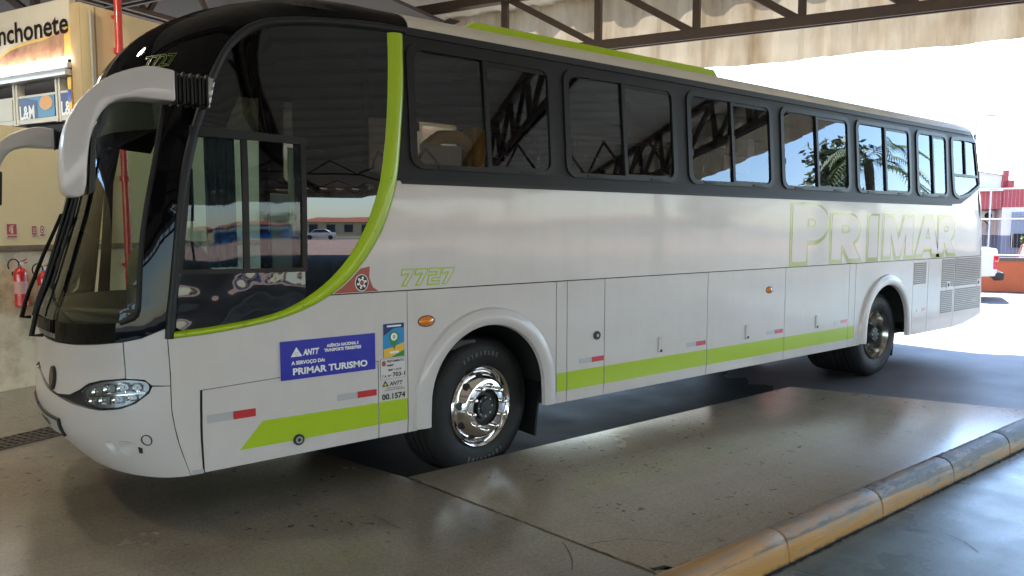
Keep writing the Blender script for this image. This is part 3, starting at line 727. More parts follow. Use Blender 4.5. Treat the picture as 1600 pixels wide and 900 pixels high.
mb = MB(); mb.lathe([(.225+.014*math.cos(a*math.pi/4), .014*math.sin(a*math.pi/4)) for a in range(9)], (-1.86, .62, 1.56), (.35, 0, 1), BLK, 32)
mb.tube([(-1.86, .62, 1.55), (-2.02, .62, 1.2)], .03, BLK); mb.bar((-1.98, .45, 1.56), (-1.74, .78, 1.56), .03, .015, BLK); mb.build('steering_wheel', bus)
mb = MB(); mb.box((-1.35, .62, 1.42), (.5, .5, .14), SEATM, .05); mb.box((-1.08, .62, 1.82), (.13, .48, .76), SEATM, .05); mb.box((-1.06, .62, 2.28), (.10, .28, .2), SEATM, .04); mb.build('driver_seat', bus)
def curtain(x0, x1, y, z0, z1, m, n=40, amp=.02, per=.05):
    vs = []; fs = []
    for z in (z0, z1):
        for i in range(n+1):
            x = x0+(x1-x0)*i/n; vs.append((x, y+amp*math.sin(x/per*2*math.pi), z))
    for i in range(n): fs.append([i, i+1, i+n+2, i+n+1])
    mb.add(vs, fs, m, True)
mb = MB(); curtain(-1.92, -1.74, .10, 1.62, 2.36, CURT); mb.build('cab_curtain', bus)
mb = MB(); curtain(-1.45, -1.405, .06, 1.80, 2.33, CREAM, 12, .008, .03); mb.build('cab_curtain', bus)
mb = MB(); curtain(-1.70, -1.42, 2.30, 1.9, 2.34, CURT); mb.box((-2.05, 1.25, 2.60), (.03, 1.9, .30), DARK)
vs = []
for i in range(13):
    y = .25+2.0*i/12; vs += [Vector((XF(2.72)+.12+.55*abs((y-1.25)/1.0)**2.6, y, 2.74)), Vector((XF(2.45)+.10+.52*abs((y-1.25)/1.0)**2.6, y, 2.44))]
mb.add(vs, [[2*i, 2*i+1, 2*i+3, 2*i+2] for i in range(12)], pbr('sunshade_black', (.01, .012, .012), .9), True)
mb.build('sun_blind', bus)
mb = MB(); mb.box((-.75, 1.25, 2.98), (1.5, 1.9, .04), CABIN); mb.box((-.80, .95, 2.2), (.03, 1.3, 1.7), pbr('cab_bulkhead', (.03, .03, .03), .8)); mb.build('cab_bulkhead', bus)

# --- lime stripe, stickers, lettering, lamps and vents on the near side
def flat(s0, t0, off):
    return lambda u, v: S3(s0+u, t0+v, off)
def slab(mb, x0, z0, x1, z1, m, off=.002, th=.003, r=0.): return patch(mb, rrect(x0, z0, x1, z1, r, 3) if r else [(x0, z0), (x1, z0), (x1, z1), (x0, z1)], m, off=off, th=th, step=.5)
Z0S, Z1S = .556, .704
mb = MB(); patch(mb, [(-1.800, .550), (-.902, .553), (-.902, .700), (-1.660, .704)], LIME, off=.002, th=.003, step=.5); mb.build('lime_stripe', hp)
mb = MB(); slab(mb, -.889, Z0S-.002, -.682, .702, LIME); mb.build('lime_stripe', bus)
for (x0, x1), d in zip(doors[:6], door_o[:6]):
    mb = MB(); slab(mb, x0+.006, Z0S, x1-.006, Z1S, LIME); mb.build('lime_stripe', d)
def reflector(x0, x1, z0, z1, par):
    xm_ = (x0+x1)/2
    mb = MB(); slab(mb, x0, z0, xm_-.001, z1, SILV); slab(mb, xm_+.001, z0, x1, z1, RED); mb.build('reflective_strip', par)
reflector(-1.962, -1.700, .739, .787, hp); reflector(-1.184, -.910, .752, .794, hp)
for (x0, x1), d in (((.895, 1.168), 1), ((2.220, 2.498), 2), ((3.483, 3.766), 3), ((4.781, 5.060), 4), ((6.802, 7.060), 6)): reflector(x0, x1, .752, .794, door_o[d])
# handles, lock, amber lamps
def ring(mb, x, z, r0, r1, m, off, th): patch(mb, ellipse(x, z, r1, r1, 18), m, holes=[ellipse(x, z, r0, r0, 18)] if r0 else (), off=off, th=th, step=.2)
mb = MB(); ring(mb, 1.084, .968, 0, .036, BLK, .012, .012); ring(mb, 1.084, .968, 0, .012, STEEL, .016, .004); mb.build('fuel_lock', door_o[1])
mb = MB(); ring(mb, -1.444, .552, 0, .034, BLK, .012, .012); ring(mb, -1.444, .552, .012, .022, STEEL, .016, .004); mb.build('hatch_lock', hp)
for x, d in ((1.857, 2), (3.140, 3), (4.413, 4)):
    mb = MB(); slab(mb, x-.028, .742, x+.028, .885, WHITE2, .010, .010, .012); slab(mb, x-.022, .752, x+.012, .872, SEAM, .0105, .0005)
    slab(mb, x-.020, .756, x+.010, .870, WHITE2, .0112, .0004); slab(mb, x-.004, .748, x+.024, .772, SEAM, .0115, .001); mb.build('door_handle', door_o[d])
def amber(x, z, par, rx=.062, rz=.034):
    mb = MB(); vs = []; fs = []; n = 20
    for j in range(5):
        k = j/4
        for i in range(n):
            a = i*2*math.pi/n; rr = 1-k**2*.9 if j < 4 else .02
            vs.append(S3(x+rx*rr*math.cos(a), z+rz*rr*math.sin(a), .002+.022*(1-rr**2)))
    for j in range(4):
        for i in range(n): fs.append([j*n+i, j*n+(i+1) % n, (j+1)*n+(i+1) % n, (j+1)*n+i])
    mb.add(vs, fs, AMBER, True); ring(mb, x, z, 0, .012, CHROME, .012, .002); patch(mb, ellipse(x, z, rx+.006, rz+.006, 20), BLK, off=.003, th=.003, step=.2)
    mb.build('side_marker_lamp', par)
amber(-.527, 1.212, bus); amber(3.505, 1.212, door_o[3], .055, .030)
# vents: white lattice over a dark opening
def vent(x0, z0, x1, z1, par, lean=0.02):
    mb = MB(); slab(mb, x0, z0, x1, z1, SEAM, .0015, .0015, .02)
    nx, nz = round((x1-x0)/.032), round((z1-z0)/.026)
    bar = .0045
    for i in range(nx+1):
        x = x0+.004+(x1-x0-.008)*i/nx; slab(mb, x-bar, z0+.006, x+bar, z1-.006, WHITE2, .006, .005)
    for j in range(nz+1):
        z = z0+.004+(z1-z0-.008)*j/nz; slab(mb, x0+.006, z-.0038, x1-.006, z+.0038, WHITE2, .0055, .005)
    mb.build('vent', par)
vent(6.690, 1.105, 7.020, 1.395, door_o[6])
vent(7.500, 1.030, 7.872, 1.415, door_o[7]); vent(7.495, .675, 7.850, .995, door_o[7])
vent(7.915, 1.025, 8.755, 1.418, engine); vent(7.935, .675, 8.775, 1.000, engine)
for x, z, d in ((7.705, 1.06, door_o[7]), (8.70, 1.05, engine)):
    mb = MB(); slab(mb, x-.055, z-.045, x+.055, z+.045, WHITE2, .008, .006, .01); ring(mb, x, z, 0, .026, BLK, .011, .004); mb.build('vent_lock', d)
reflector(8.53, 8.75, .775, .82, engine)
# wheel arch lips
for cx in (0., 5.98):
    n = 30; vs = []; fs = []
    prof = [(.50, -.002), (.507, .030), (.53, .044), (.58, .042), (.62, .024), (.632, -.004)]
    legs = [(-1, .478), (-1, .55)]
    path = [(-1, -.152), (-1, -.08)]+[(a, None) for a in range(n+1)]+[(1, -.08), (1, -.152)]
    for a, dz in path:
        for r, o in prof:
            if dz is None:
                th = math.pi-math.pi*a/n; vs.append((cx+r*math.cos(th)*1.0, -o, .63+r*math.sin(th)*1.02))
            else: vs.append((cx+a*(r+.004), -o, .63+dz))
    m_ = len(prof)
    for i in range(len(path)-1):
        for j in range(m_-1): fs.append([i*m_+j, i*m_+j+1, (i+1)*m_+j+1, (i+1)*m_+j])
    k = (len(path)-1)*m_
    fs += [list(range(m_)), [k+j for j in range(m_)][::-1]]
    mb = MB(); mb.add(vs, fs, FRONTW, True); mb.build('wheel_arch_lip', bus)
    mb = MB(); mb.box((cx+.60, .42, .40), (.02, .5, .44), RUBBER, Z=Vector((.12, 0, 1)).normalized(), X=Vector((1, 0, -.12)).normalized()); mb.build('mudflap', bus)
# blue permit board
mb = MB(); slab(mb, -1.545, .929, -.920, 1.166, BLUE, .010, .012); pb = mb.build('permit_board', bus)
mb = MB()
def put(txt, x, z, size, m, off, **k): add_text(mb, txt, size, flat(x, z, off), m, **k)
tri = lambda cx_, cz_, r: [(cx_-r, cz_), (cx_+r, cz_), (cx_, cz_+r*1.62)]
patch(mb, tri(-1.448, 1.068, .036), WHT, holes=[[(-1.448-.014, 1.092), (-1.448, 1.072), (-1.448+.014, 1.092)]], off=.0115, th=.001, step=.5)
patch(mb, [(-1.448-.011, 1.0905), (-1.448, 1.0755), (-1.448+.011, 1.0905)], WHT, off=.0115, th=.001, step=.5)
put('ANTT', -1.405, 1.073, .050, WHT, .0115, align='LEFT', bold=.0025, shear=.18, fit=.105)
put('AGÊNCIA NACIONAL E', -1.145, 1.107, .026, WHT, .0115, bold=.0012, fit=.215)
put('TRANSPORTE TERRESTRES', -1.145, 1.079, .026, WHT, .0115, bold=.0012, fit=.25)
put('A SERVOÇO DA:', -1.48, 1.020, .030, WHT, .0115, align='LEFT', bold=.0013, fit=.215)
put('PRIMAR TURISMO', -1.475, .958, .056, WHT, .0115, align='LEFT', bold=.002, fit=.495)
mb.build('lettering', pb)
# colourful sticker with a map pin
mb = MB(); slab(mb, -.857, .992, -.702, 1.218, CYAN, .004, .005)
slab(mb, -.855, 1.186, -.704, 1.216, NAVY, .005, .001)
patch(mb, [(-.855, 1.14), (-.78, 1.186), (-.855, 1.186)], NAVY, off=.005, th=.001, step=.5)
patch(mb, [(-.855, .994), (-.72, .994), (-.704, 1.03), (-.704, 1.085), (-.80, 1.058), (-.855, 1.05)], YEL, off=.0052, th=.001, step=.5)
patch(mb, [(-.80, .994), (-.704, .994), (-.704, 1.035), (-.76, 1.012)], GRN, off=.0056, th=.001, step=.5)
pin = [(-.779+.037*math.cos(math.radians(a)), 1.128+.037*math.sin(math.radians(a))) for a in range(-25, 206, 15)]+[(-.779, 1.040)]
patch(mb, pin, GRN, off=.006, th=.001, step=.5); patch(mb, ellipse(-.779, 1.128, .024, .026), WHT, off=.0066, th=.001, step=.5)
patch(mb, ellipse(-.779, 1.128, .011, .014), SILV, off=.0072, th=.001, step=.5)
slab(mb, -.812, 1.018, -.745, 1.032, WHT, .0062, .001); slab(mb, -.83, 1.195, -.725, 1.206, WHT, .0056, .001)
mb.build('map_pin_sticker', bus)
# permit sticker and number
mb = MB(); slab(mb, -.880, .850, -.695, .985, BLK, .002, .002); slab(mb, -.8785, .8515, -.6965, .9835, STKW, .003, .002)
patch(mb, ellipse(-.856, .955, .014, .019), REDV, off=.004, th=.001, step=.5)
put('FRETAMENTO', -.834, .960, .020, BLK, .004, align='LEFT', bold=.0006, fit=.128); put('PMRP', -.834, .933, .018, BLK, .004, align='LEFT', bold=.0006, fit=.05)
put('SMT / DTP', -.775, .902, .018, BLK, .004, bold=.0006, fit=.10)
put('T.A. Nº', -.872, .862, .022, BLK, .004, align='LEFT', bold=.0005, fit=.07); put('703-1', -.792, .862, .038, BLK, .004, align='LEFT', bold=.0012, fit=.092)
mb.build('permit_sticker', bus)
mb = MB()
patch(mb, tri(-.846, .800, .025), NAVY, off=.002, th=.001, step=.5); patch(mb, ellipse(-.846, .813, .009, .009), YEL, off=.003, th=.001, step=.5)
patch(mb, [(-.871, .8), (-.846, .8), (-.858, .82)], GRN, off=.003, th=.001, step=.5)
put('ANTT', -.815, .803, .036, BLK, .002, align='LEFT', bold=.0008, shear=.2, fit=.10)
put('AGÊNCIA NACIONAL DE', -.778, .783, .011, BLK, .002, fit=.12); put('TRANSPORTES TERRESTRES', -.778, .770, .011, BLK, .002, fit=.15)
put('00.1574', -.872, .713, .052, BLK, .002, align='LEFT', bold=.0016, fit=.175)
mb.build('registration_lettering', bus)
# fleet number beside the sweep, outlined
SEG = {'7': [(0, 1.0), (.78, 1.0), (.78, .78), (.42, 0), (.14, 0), (.46, .74), (.20, .74), (.20, .66), (0, .66)],
       '2': [(0, 1.0), (.80, 1.0), (.80, .41), (.25, .41), (.25, .21), (.80, .21), (.80, 0), (0, 0), (0, .59), (.55, .59), (.55, .79), (0, .79)]}
def offset_poly(poly, d):
    a = sum(poly[i-1][0]*poly[i][1]-poly[i][0]*poly[i-1][1] for i in range(len(poly)))
    if a < 0: d = -d
    out = []
    for i in range(len(poly)):
        p0, p1, p2 = poly[i-1], poly[i], poly[(i+1) % len(poly)]
        def nn(a, b):
            l = math.hypot(b[0]-a[0], b[1]-a[1]) or 1; return ((b[1]-a[1])/l, -(b[0]-a[0])/l)
        n1, n2 = nn(p0, p1), nn(p1, p2); k = 1+n1[0]*n2[0]+n1[1]*n2[1]; k = max(k, .35)
        out.append((p1[0]+d*(n1[0]+n2[0])/k, p1[1]+d*(n1[1]+n2[1])/k))
    return out
mb = MB()
for i, ch in enumerate('7727'):
    q = [(-.728+i*.106+u*.112+v*.020, 1.462+v*.108) for u, v in SEG[ch]]
    patch(mb, offset_poly(q, .005), LIME, off=.002, th=.002, step=.5); patch(mb, offset_poly(q, -.004), LETW, off=.003, th=.001, step=.5)
mb.build('fleet_number', side)
# big outlined name
def circ(cx_, cy_, rx, ry, a0, a1, n=12): return [(cx_+rx*math.cos(math.radians(a0+(a1-a0)*i/n)), cy_+ry*math.sin(math.radians(a0+(a1-a0)*i/n))) for i in range(n+1)]
LET = {'P': ([(0, 0), (.40, 0), (.40, .36), (.56, .36)]+circ(.56, .68, .44, .32, -90, 90)+[(0, 1)], [[(.40, .60), (.50, .60)]+circ(.50, .68, .13, .08, -90, 90)+[(.40, .76)]]),
       'R': ([(0, 0), (.34, 0), (.34, .30), (.38, .30), (.62, 0), (1.02, 0), (.74, .36)]+circ(.60, .68, .38, .32, -60, 90)+[(0, 1)], [[(.34, .58), (.48, .58)]+circ(.50, .67, .12, .09, -90, 90)+[(.34, .76)]]),
       'I': ([(0, 0), (.36, 0), (.36, 1), (0, 1)], []),
       'M': ([(0, 0), (.30, 0), (.30, .58), (.54, 0), (.72, 0), (.96, .58), (.96, 0), (1.26, 0), (1.26, 1), (.88, 1), (.63, .42), (.38, 1), (0, 1)], []),
       'A': ([(0, 0), (.32, 0), (.38, .18), (.76, .18), (.82, 0), (1.14, 0), (.76, 1), (.38, 1)], [[(.46, .42), (.68, .42), (.57, .72)]])}
mb = MB()
spec = [('P', 3.885, 1.478, .60, .608), ('R', 4.660, 1.482, .66, .508), ('I', 5.475, 1.484, .62, .500), ('M', 5.840, 1.486, .62, .498), ('A', 6.690, 1.488, .62, .492), ('R', 7.330, 1.490, .50, .490)]
for ch, x0, z0, wd, hh in spec:
    o, hs = LET[ch]; wd = {'P': .70, 'R': .62 if x0 < 6 else .50, 'I': .62, 'M': .60, 'A': .58}[ch]
    T = lambda q: [(x0+u*wd+v*.0, z0+v*hh) for u, v in q]
    oo = T(o); low = [(x-.006, z-.012) for x, z in offset_poly(oo, .033)]
    patch(mb, low, LIMEP, off=.0015, th=.0015, step=.5)
    patch(mb, offset_poly(oo, -.004), LETW, holes=[T(h) for h in hs], off=.003, th=.001, step=.5)
    for h in hs: patch(mb, offset_poly(T(h), -.022), LETW, off=.003, th=.001, step=.5)
mb.build('company_name', side)
# red corner flash with round emblem
mb = MB()
le = [p for p in LIME_OUT if 1.432 < p[1] < 1.62]
patch(mb, [(xb+.02, BELT+.008)]+[(x+.012, z) for x, z in le[::-1]]+[(-.945, 1.60), (-.950, 1.525), (-.925, 1.465), (-.885, BELT+.008)], REDV, off=.002, th=.002, step=.3)
patch(mb, ellipse(-1.004, 1.497, .047, .055, 24), WHT, off=.003, th=.001, step=.3); patch(mb, ellipse(-1.004, 1.497, .042, .050, 24), BLK, off=.004, th=.001, step=.3)
for i in range(6):
    a = math.radians(60*i+15); patch(mb, ellipse(-1.004+.027*math.cos(a), 1.497+.032*math.sin(a), .008, .009, 8), WHT, off=.005, th=.001, step=.3)
patch(mb, ellipse(-1.004, 1.497, .020, .024, 16), WHT, off=.005, th=.001, step=.3); patch(mb, ellipse(-1.004, 1.497, .014, .017, 16), REDV, off=.006, th=.001, step=.3)
mb.build('corner_emblem', side)

# --- wheels
def wheel(cx, cy_, front, mir=False, steer=0.):
    ax = Vector((math.sin(math.radians(steer)), -math.cos(math.radians(steer)), 0)); R = .52
    if mir: ax = -ax
    c = Vector((cx, cy_, R))
    root = bpy.data.objects.new('wheel', None); COL.objects.link(root); root.parent = bus; root.location = c-WL[bus.name]; WL[root.name] = c.copy(); root.empty_display_size = .1
    mb = MB(); wd = .28
    prof = [(.295, .02), (.31, .035), (.35, .05), (.42, .055), (.47, .045), (.475, .040), (.478, .045), (.495, .035), (.505, .02), (.517, -.005)]
    for k in range(4):
        y = -.03-.065*k; prof += [(.52, y+.018), (.52, y-.02), (.507, y-.024), (.507, y-.036)]
    prof += [(.517, -wd+.005), (.49, -wd-.03), (.42, -wd-.05), (.31, -wd-.03), (.295, -wd)]
    mb.lathe([(r, h) for r, h in prof], c, ax, TYRE, 72)
    tag_bits = MB()
    u = ax.cross(Vector((0, 0, 1))).normalized(); v = Vector((0, 0, 1))
    t = mb.build('tyre', root)
    # raised sidewall lettering blocks (illegible moulding marks)
    for a0 in (62, 242):
        mb = MB()
        for i in range(9):
            a = math.radians(a0+i*6.2); d = u*math.cos(a)+v*math.sin(a); tt = -u*math.sin(a)+v*math.cos(a)
            mb.box(c+d*.40+ax*.055, (.020+.008*(i % 2), .034, .006), pbr('tyre_marks', (.05, .05, .05), .6) if 'tyre_marks' not in MATS else MATS['tyre_marks'], .002, X=tt, Y=d, Z=ax)
        mb.build('sidewall_marking', root)
    if not front and cy_ < 1:
        mb = MB(); mb.lathe([(r, h) for r, h in prof], c-ax*.34, ax, TYRE, 48); mb.build('inner_tyre', root)
    mb = MB()
    if front:
        pr = [(.300, .015), (.306, .040), (.298, .052), (.285, .045), (.272, .02), (.262, .005), (.245, .045), (.215, .085), (.200, .092), (.150, .092), (.136, .092), (.132, .080), (.130, .03)]
        mb.lathe(pr, c, ax, CHROME, 64)
        for i in range(10):
            a = math.radians(36*i+10); d = u*math.cos(a)+v*math.sin(a); nrm = (ax*.72+d*.62).normalized()
            mb.lathe([(.030, -.02), (.030, .004), (.024, .0052), (.001, .0052)], c+d*.238+ax*.052, nrm, HUBK, 16)
    else:
        pr = [(.300, .015), (.306, .040), (.298, .050), (.285, .03), (.272, -.02), (.262, -.05), (.255, -.10), (.245, -.13), (.20, -.135), (.15, -.13), (.12, -.12)]
        mb.lathe(pr, c, ax, CHROMEW, 64)
        for i in range(10):
            a = math.radians(36*i+10); d = u*math.cos(a)+v*math.sin(a)
            mb.lathe([(.026, -.01), (.026, .0005), (.001, .0005)], c+d*.222-ax*.131, ax, HUBK, 14)
    rim = mb.build('rim', root)
    h0 = .092 if front else -.128
    for i in range(10):
        mb = MB(); a = math.radians(36*i+28); d = u*math.cos(a)+v*math.sin(a); q = c+d*.165+ax*h0
        mb.lathe([(.021, -.004), (.021, .014), (.016, .018), (.016, .044), (.011, .051), (.001, .053)], q, ax, CHROME if front else STEEL, 12)
        mb.build('wheel_nut', root)
    mb = MB()
    if front: mb.lathe([(.131, .05), (.129, .070), (.110, .055), (.090, .055), (.084, .085), (.055, .082), (.052, .090), (.001, .092)], c, ax, HUBK, 32)
    else: mb.lathe([(.13, -.13), (.125, -.05), (.11, -.02), (.09, .02), (.07, .03), (.001, .032)], c, ax, HUBK, 32)
    for i in range(8):
        a = math.radians(45*i); d = u*math.cos(a)+v*math.sin(a); mb.lathe([(.007, -.004), (.007, .008), (.001, .009)], c+d*.07+ax*(.078 if front else .03), ax, STEEL, 8)
    mb.build('hub', root)
wheel(0., .15, True, steer=10.); wheel(5.98, .15, False); wheel(0., 2.35, True, True, 10.); wheel(5.98, 2.35, False, True)

# ------------------------------------------------------------------ materials of the place
def concrete(name, c1, c2, c3, rough, scale, spots=.0, squash=None, spec=.5, rv=.12, bump=.05, fine=.08, marks=0.):
    m, N, L, b = newmat(name)
    tc = N.new('ShaderNodeTexCoord'); co = tc.outputs['Object']
    if squash:
        mp = N.new('ShaderNodeMapping'); mp.inputs['Scale'].default_value = squash; L.new(co, mp.inputs[0]); co = mp.outputs[0]
    n = N.new('ShaderNodeTexNoise'); n.inputs['Scale'].default_value = scale; n.inputs['Detail'].default_value = 8; n.inputs['Roughness'].default_value = .65; n.inputs['Distortion'].default_value = .4
    L.new(co, n.inputs['Vector'])
    r = N.new('ShaderNodeValToRGB'); e = r.color_ramp.elements; e[0].position = .30; e[0].color = (*c1, 1); e[1].position = .72; e[1].color = (*c3, 1)
    k = e.new(.5); k.color = (*c2, 1)
    L.new(n.outputs['Fac'], r.inputs[0]); last = r.outputs[0]
    nf = N.new('ShaderNodeTexNoise'); nf.inputs['Scale'].default_value = 55; nf.inputs['Detail'].default_value = 4; L.new(co, nf.inputs['Vector'])
    mr = N.new('ShaderNodeMapRange'); mr.inputs[1].default_value = .3; mr.inputs[2].default_value = .7; mr.inputs[3].default_value = 1-fine; mr.inputs[4].default_value = 1+fine
    L.new(nf.outputs['Fac'], mr.inputs[0])
    mul = N.new('ShaderNodeMix'); mul.data_type = 'RGBA'; mul.blend_type = 'MULTIPLY'; mul.inputs[0].default_value = 1
    L.new(last, mul.inputs[6]); L.new(mr.outputs[0], mul.inputs[7]); last = mul.outputs[2]
    if marks:
        for sq, rot in (((.5, 5, 1), .05), ((4, .6, 1), .5)):
            mq = N.new('ShaderNodeMapping'); mq.inputs['Scale'].default_value = sq; mq.inputs['Rotation'].default_value = (0, 0, rot); L.new(tc.outputs['Object'], mq.inputs[0])
            nq = N.new('ShaderNodeTexNoise'); nq.inputs['Scale'].default_value = 1.1; nq.inputs['Detail'].default_value = 7; nq.inputs['Roughness'].default_value = .7; L.new(mq.outputs[0], nq.inputs['Vector'])
            mr2 = N.new('ShaderNodeMapRange'); mr2.inputs[1].default_value = .42; mr2.inputs[2].default_value = .80; mr2.inputs[3].default_value = 1; mr2.inputs[4].default_value = 1-marks; L.new(nq.outputs['Fac'], mr2.inputs[0])
            mu2 = N.new('ShaderNodeMix'); mu2.data_type = 'RGBA'; mu2.blend_type = 'MULTIPLY'; mu2.inputs[0].default_value = 1; L.new(last, mu2.inputs[6]); L.new(mr2.outputs[0], mu2.inputs[7]); last = mu2.outputs[2]
    if spots:
        for sc, lo in ((17, .66), (38, .675)):
            nz = N.new('ShaderNodeTexNoise'); nz.inputs['Scale'].default_value = sc; nz.inputs['Detail'].default_value = 2; L.new(co, nz.inputs['Vector'])
            st = N.new('ShaderNodeMapRange'); st.inputs[1].default_value = lo; st.inputs[2].default_value = lo+.035; st.inputs[3].default_value = 0; st.inputs[4].default_value = spots; L.new(nz.outputs['Fac'], st.inputs[0])
            nm = N.new('ShaderNodeTexNoise'); nm.inputs['Scale'].default_value = 1.6; nm.inputs['Detail'].default_value = 2; L.new(co, nm.inputs['Vector'])
            sm = N.new('ShaderNodeMapRange'); sm.inputs[1].default_value = .45; sm.inputs[2].default_value = .62; L.new(nm.outputs['Fac'], sm.inputs[0])
            mm = N.new('ShaderNodeMath'); mm.operation = 'MULTIPLY'; L.new(st.outputs[0], mm.inputs[0]); L.new(sm.outputs[0], mm.inputs[1])
            mx = N.new('ShaderNodeMix'); mx.data_type = 'RGBA'; L.new(mm.outputs[0], mx.inputs[0]); L.new(last, mx.inputs[6]); mx.inputs[7].default_value = (.035, .03, .025, 1); last = mx.outputs[2]
    L.new(last, b.inputs['Base Color'])
    n3 = N.new('ShaderNodeTexNoise'); n3.inputs['Scale'].default_value = scale*2.3; n3.inputs['Detail'].default_value = 6; L.new(co, n3.inputs['Vector'])
    m3 = N.new('ShaderNodeMapRange'); m3.inputs[1].default_value = .15; m3.inputs[2].default_value = .85; m3.inputs[3].default_value = max(.02, rough-rv); m3.inputs[4].default_value = rough+rv
    L.new(n3.outputs['Fac'], m3.inputs[0]); L.new(m3.outputs[0], b.inputs['Roughness']); b.inputs['Specular IOR Level'].default_value = spec
    if bump:
        bp = N.new('ShaderNodeBump'); bp.inputs['Strength'].default_value = bump; bp.inputs['Distance'].default_value = .01; L.new(nf.outputs['Fac'], bp.inputs['Height']); L.new(bp.outputs[0], b.inputs['Normal'])
    return m
PADM = concrete('platform_concrete', (.36, .31, .245), (.41, .357, .288), (.46, .41, .345), .23, .55, .75, marks=.12, rv=.07, fine=.15)
HALLM = concrete('hall_concrete', (.21, .178, .135), (.27, .23, .175), (.335, .288, .225), .24, .45, .7, marks=.18, rv=.07, fine=.16)
LANEM = concrete('oily_lane', (.014, .014, .014), (.028, .027, .027), (.06, .058, .057), .6, .7, 0, spec=.12)
ROADM = concrete('road_asphalt', (.095, .098, .105), (.13, .132, .14), (.17, .17, .175), .5, .35, 0, rv=.14, spec=.35)
SIDEM = concrete('painted_lane', (.10, .145, .165), (.16, .235, .265), (.23, .31, .34), .30, 1.3, .7, marks=.4, fine=.15)
GROUNDM = concrete('outside_ground', (.09, .088, .085), (.12, .118, .114), (.15, .147, .142), .8, .15, 0, rv=.05)

# ------------------------------------------------------------------ ground, platforms, kerb
def structure(o): o['kind'] = 'structure'; return o
mb = MB(); mb.quad((-400, -400, -.012), (400, -400, -.012), (400, 400, -.012), (-400, 400, -.012), GROUNDM); structure(mb.build('ground'))
def sheet(name, poly, z, m):
    mb = MB(); mb.add([(p[0], p[1], z) for p in poly], [list(range(len(poly)))], m); return structure(mb.build(name))
def xy(a, b): v = AB(a, b); return (v.x, v.y)
sheet('road', [xy(-40, 7.0), xy(9, 7.0), xy(9, 16.2), xy(-40, 16.2)], -.004, ROADM)
sheet('bus_lane', [(-1.3, 0), (4.3, 0)]+[(4.25+.22*math.sin(i*1.9)+.12*math.sin(i*4.3)+.03*i, .12*i+.05) for i in range(1, 60)]+[(3.6, 10), (-3.2, 10), (-2.6, 6)], .002, LANEM)
sheet('forecourt', [xy(-96, -60), xy(-41, -60), xy(-41, 60), xy(-96, 60)], -.006, concrete('pink_pavers', (.26, .16, .12), (.31, .20, .155), (.36, .24, .19), .7, .3))
sheet('painted_floor', [(-20, -2.1), (30, -2.1), (30, -9), (-20, -9)], .002, SIDEM)
def deck(name, poly, z0, z1, m, bev=.012):
    mb = MB(); mb.prism(poly, lambda u, v, q: Vector((u, v, z1-q)), z1-z0, m, bev=bev); return structure(mb.build(name))
gx = Vector((.282, -1.955)).normalized()*.004
deck('platform_floor', [(-.654, .068), (4.06, .075), (4.96, -1.98), (-.366, -1.98)], 0, .13, PADM)
deck('hall_floor', [(-.662, .068), (-.374, -1.98), (-16, -1.98), (-16, 16), (-4.2, 16), (-.898, .978)], 0, .13, HALLM)
KERBM, N, L, b = newmat('worn_yellow_kerb')
tc = N.new('ShaderNodeTexCoord'); n1 = N.new('ShaderNodeTexNoise'); n1.inputs['Scale'].default_value = 6.; n1.inputs['Detail'].default_value = 10; n1.inputs['Roughness'].default_value = .74
mp = N.new('ShaderNodeMapping'); mp.inputs['Scale'].default_value = (.55, 2.2, 2.2); L.new(tc.outputs['Object'], mp.inputs[0]); L.new(mp.outputs[0], n1.inputs['Vector'])
sx = N.new('ShaderNodeSeparateXYZ'); L.new(tc.outputs['Object'], sx.inputs[0])
mr = N.new('ShaderNodeMapRange'); mr.inputs[1].default_value = -.4; mr.inputs[2].default_value = 2.6; mr.inputs[3].default_value = .20; mr.inputs[4].default_value = -.07; L.new(sx.outputs[0], mr.inputs[0])
mz = N.new('ShaderNodeMapRange'); mz.inputs[1].default_value = .0; mz.inputs[2].default_value = .16; mz.inputs[3].default_value = .17; mz.inputs[4].default_value = -.09; L.new(sx.outputs[2], mz.inputs[0])
ad = N.new('ShaderNodeMath'); ad.operation = 'ADD'; L.new(n1.outputs['Fac'], ad.inputs[0]); L.new(mr.outputs[0], ad.inputs[1])
ad2 = N.new('ShaderNodeMath'); ad2.operation = 'ADD'; L.new(ad.outputs[0], ad2.inputs[0]); L.new(mz.outputs[0], ad2.inputs[1])
rp = N.new('ShaderNodeValToRGB'); e = rp.color_ramp.elements; e[0].position = .36; e[0].color = (.055, .05, .048, 1); e[1].position = .64; e[1].color = (.46, .225, .045, 1)
k = e.new(.43); k.color = (.25, .20, .15, 1); k = e.new(.52); k.color = (.35, .225, .12, 1)
L.new(ad2.outputs[0], rp.inputs[0]); b.inputs['Roughness'].default_value = .46
def mth(op, a, b_=None, c_=None):
    n_ = N.new('ShaderNodeMath'); n_.operation = op
    for i_, v_ in enumerate((a, b_, c_)):
        if v_ is None: continue
        if isinstance(v_, (int, float)): n_.inputs[i_].default_value = v_
        else: L.new(v_, n_.inputs[i_])
    return n_.outputs[0]
n5 = N.new('ShaderNodeTexNoise'); n5.inputs['Scale'].default_value = 4.; n5.inputs['Detail'].default_value = 7; n5.inputs['Roughness'].default_value = .7
mp5 = N.new('ShaderNodeMapping'); mp5.inputs['Scale'].default_value = (.5, 3, 3); L.new(tc.outputs['Object'], mp5.inputs[0]); L.new(mp5.outputs[0], n5.inputs['Vector'])
n6 = N.new('ShaderNodeTexNoise'); n6.inputs['Scale'].default_value = 34.; n6.inputs['Detail'].default_value = 4; L.new(tc.outputs['Object'], n6.inputs['Vector'])
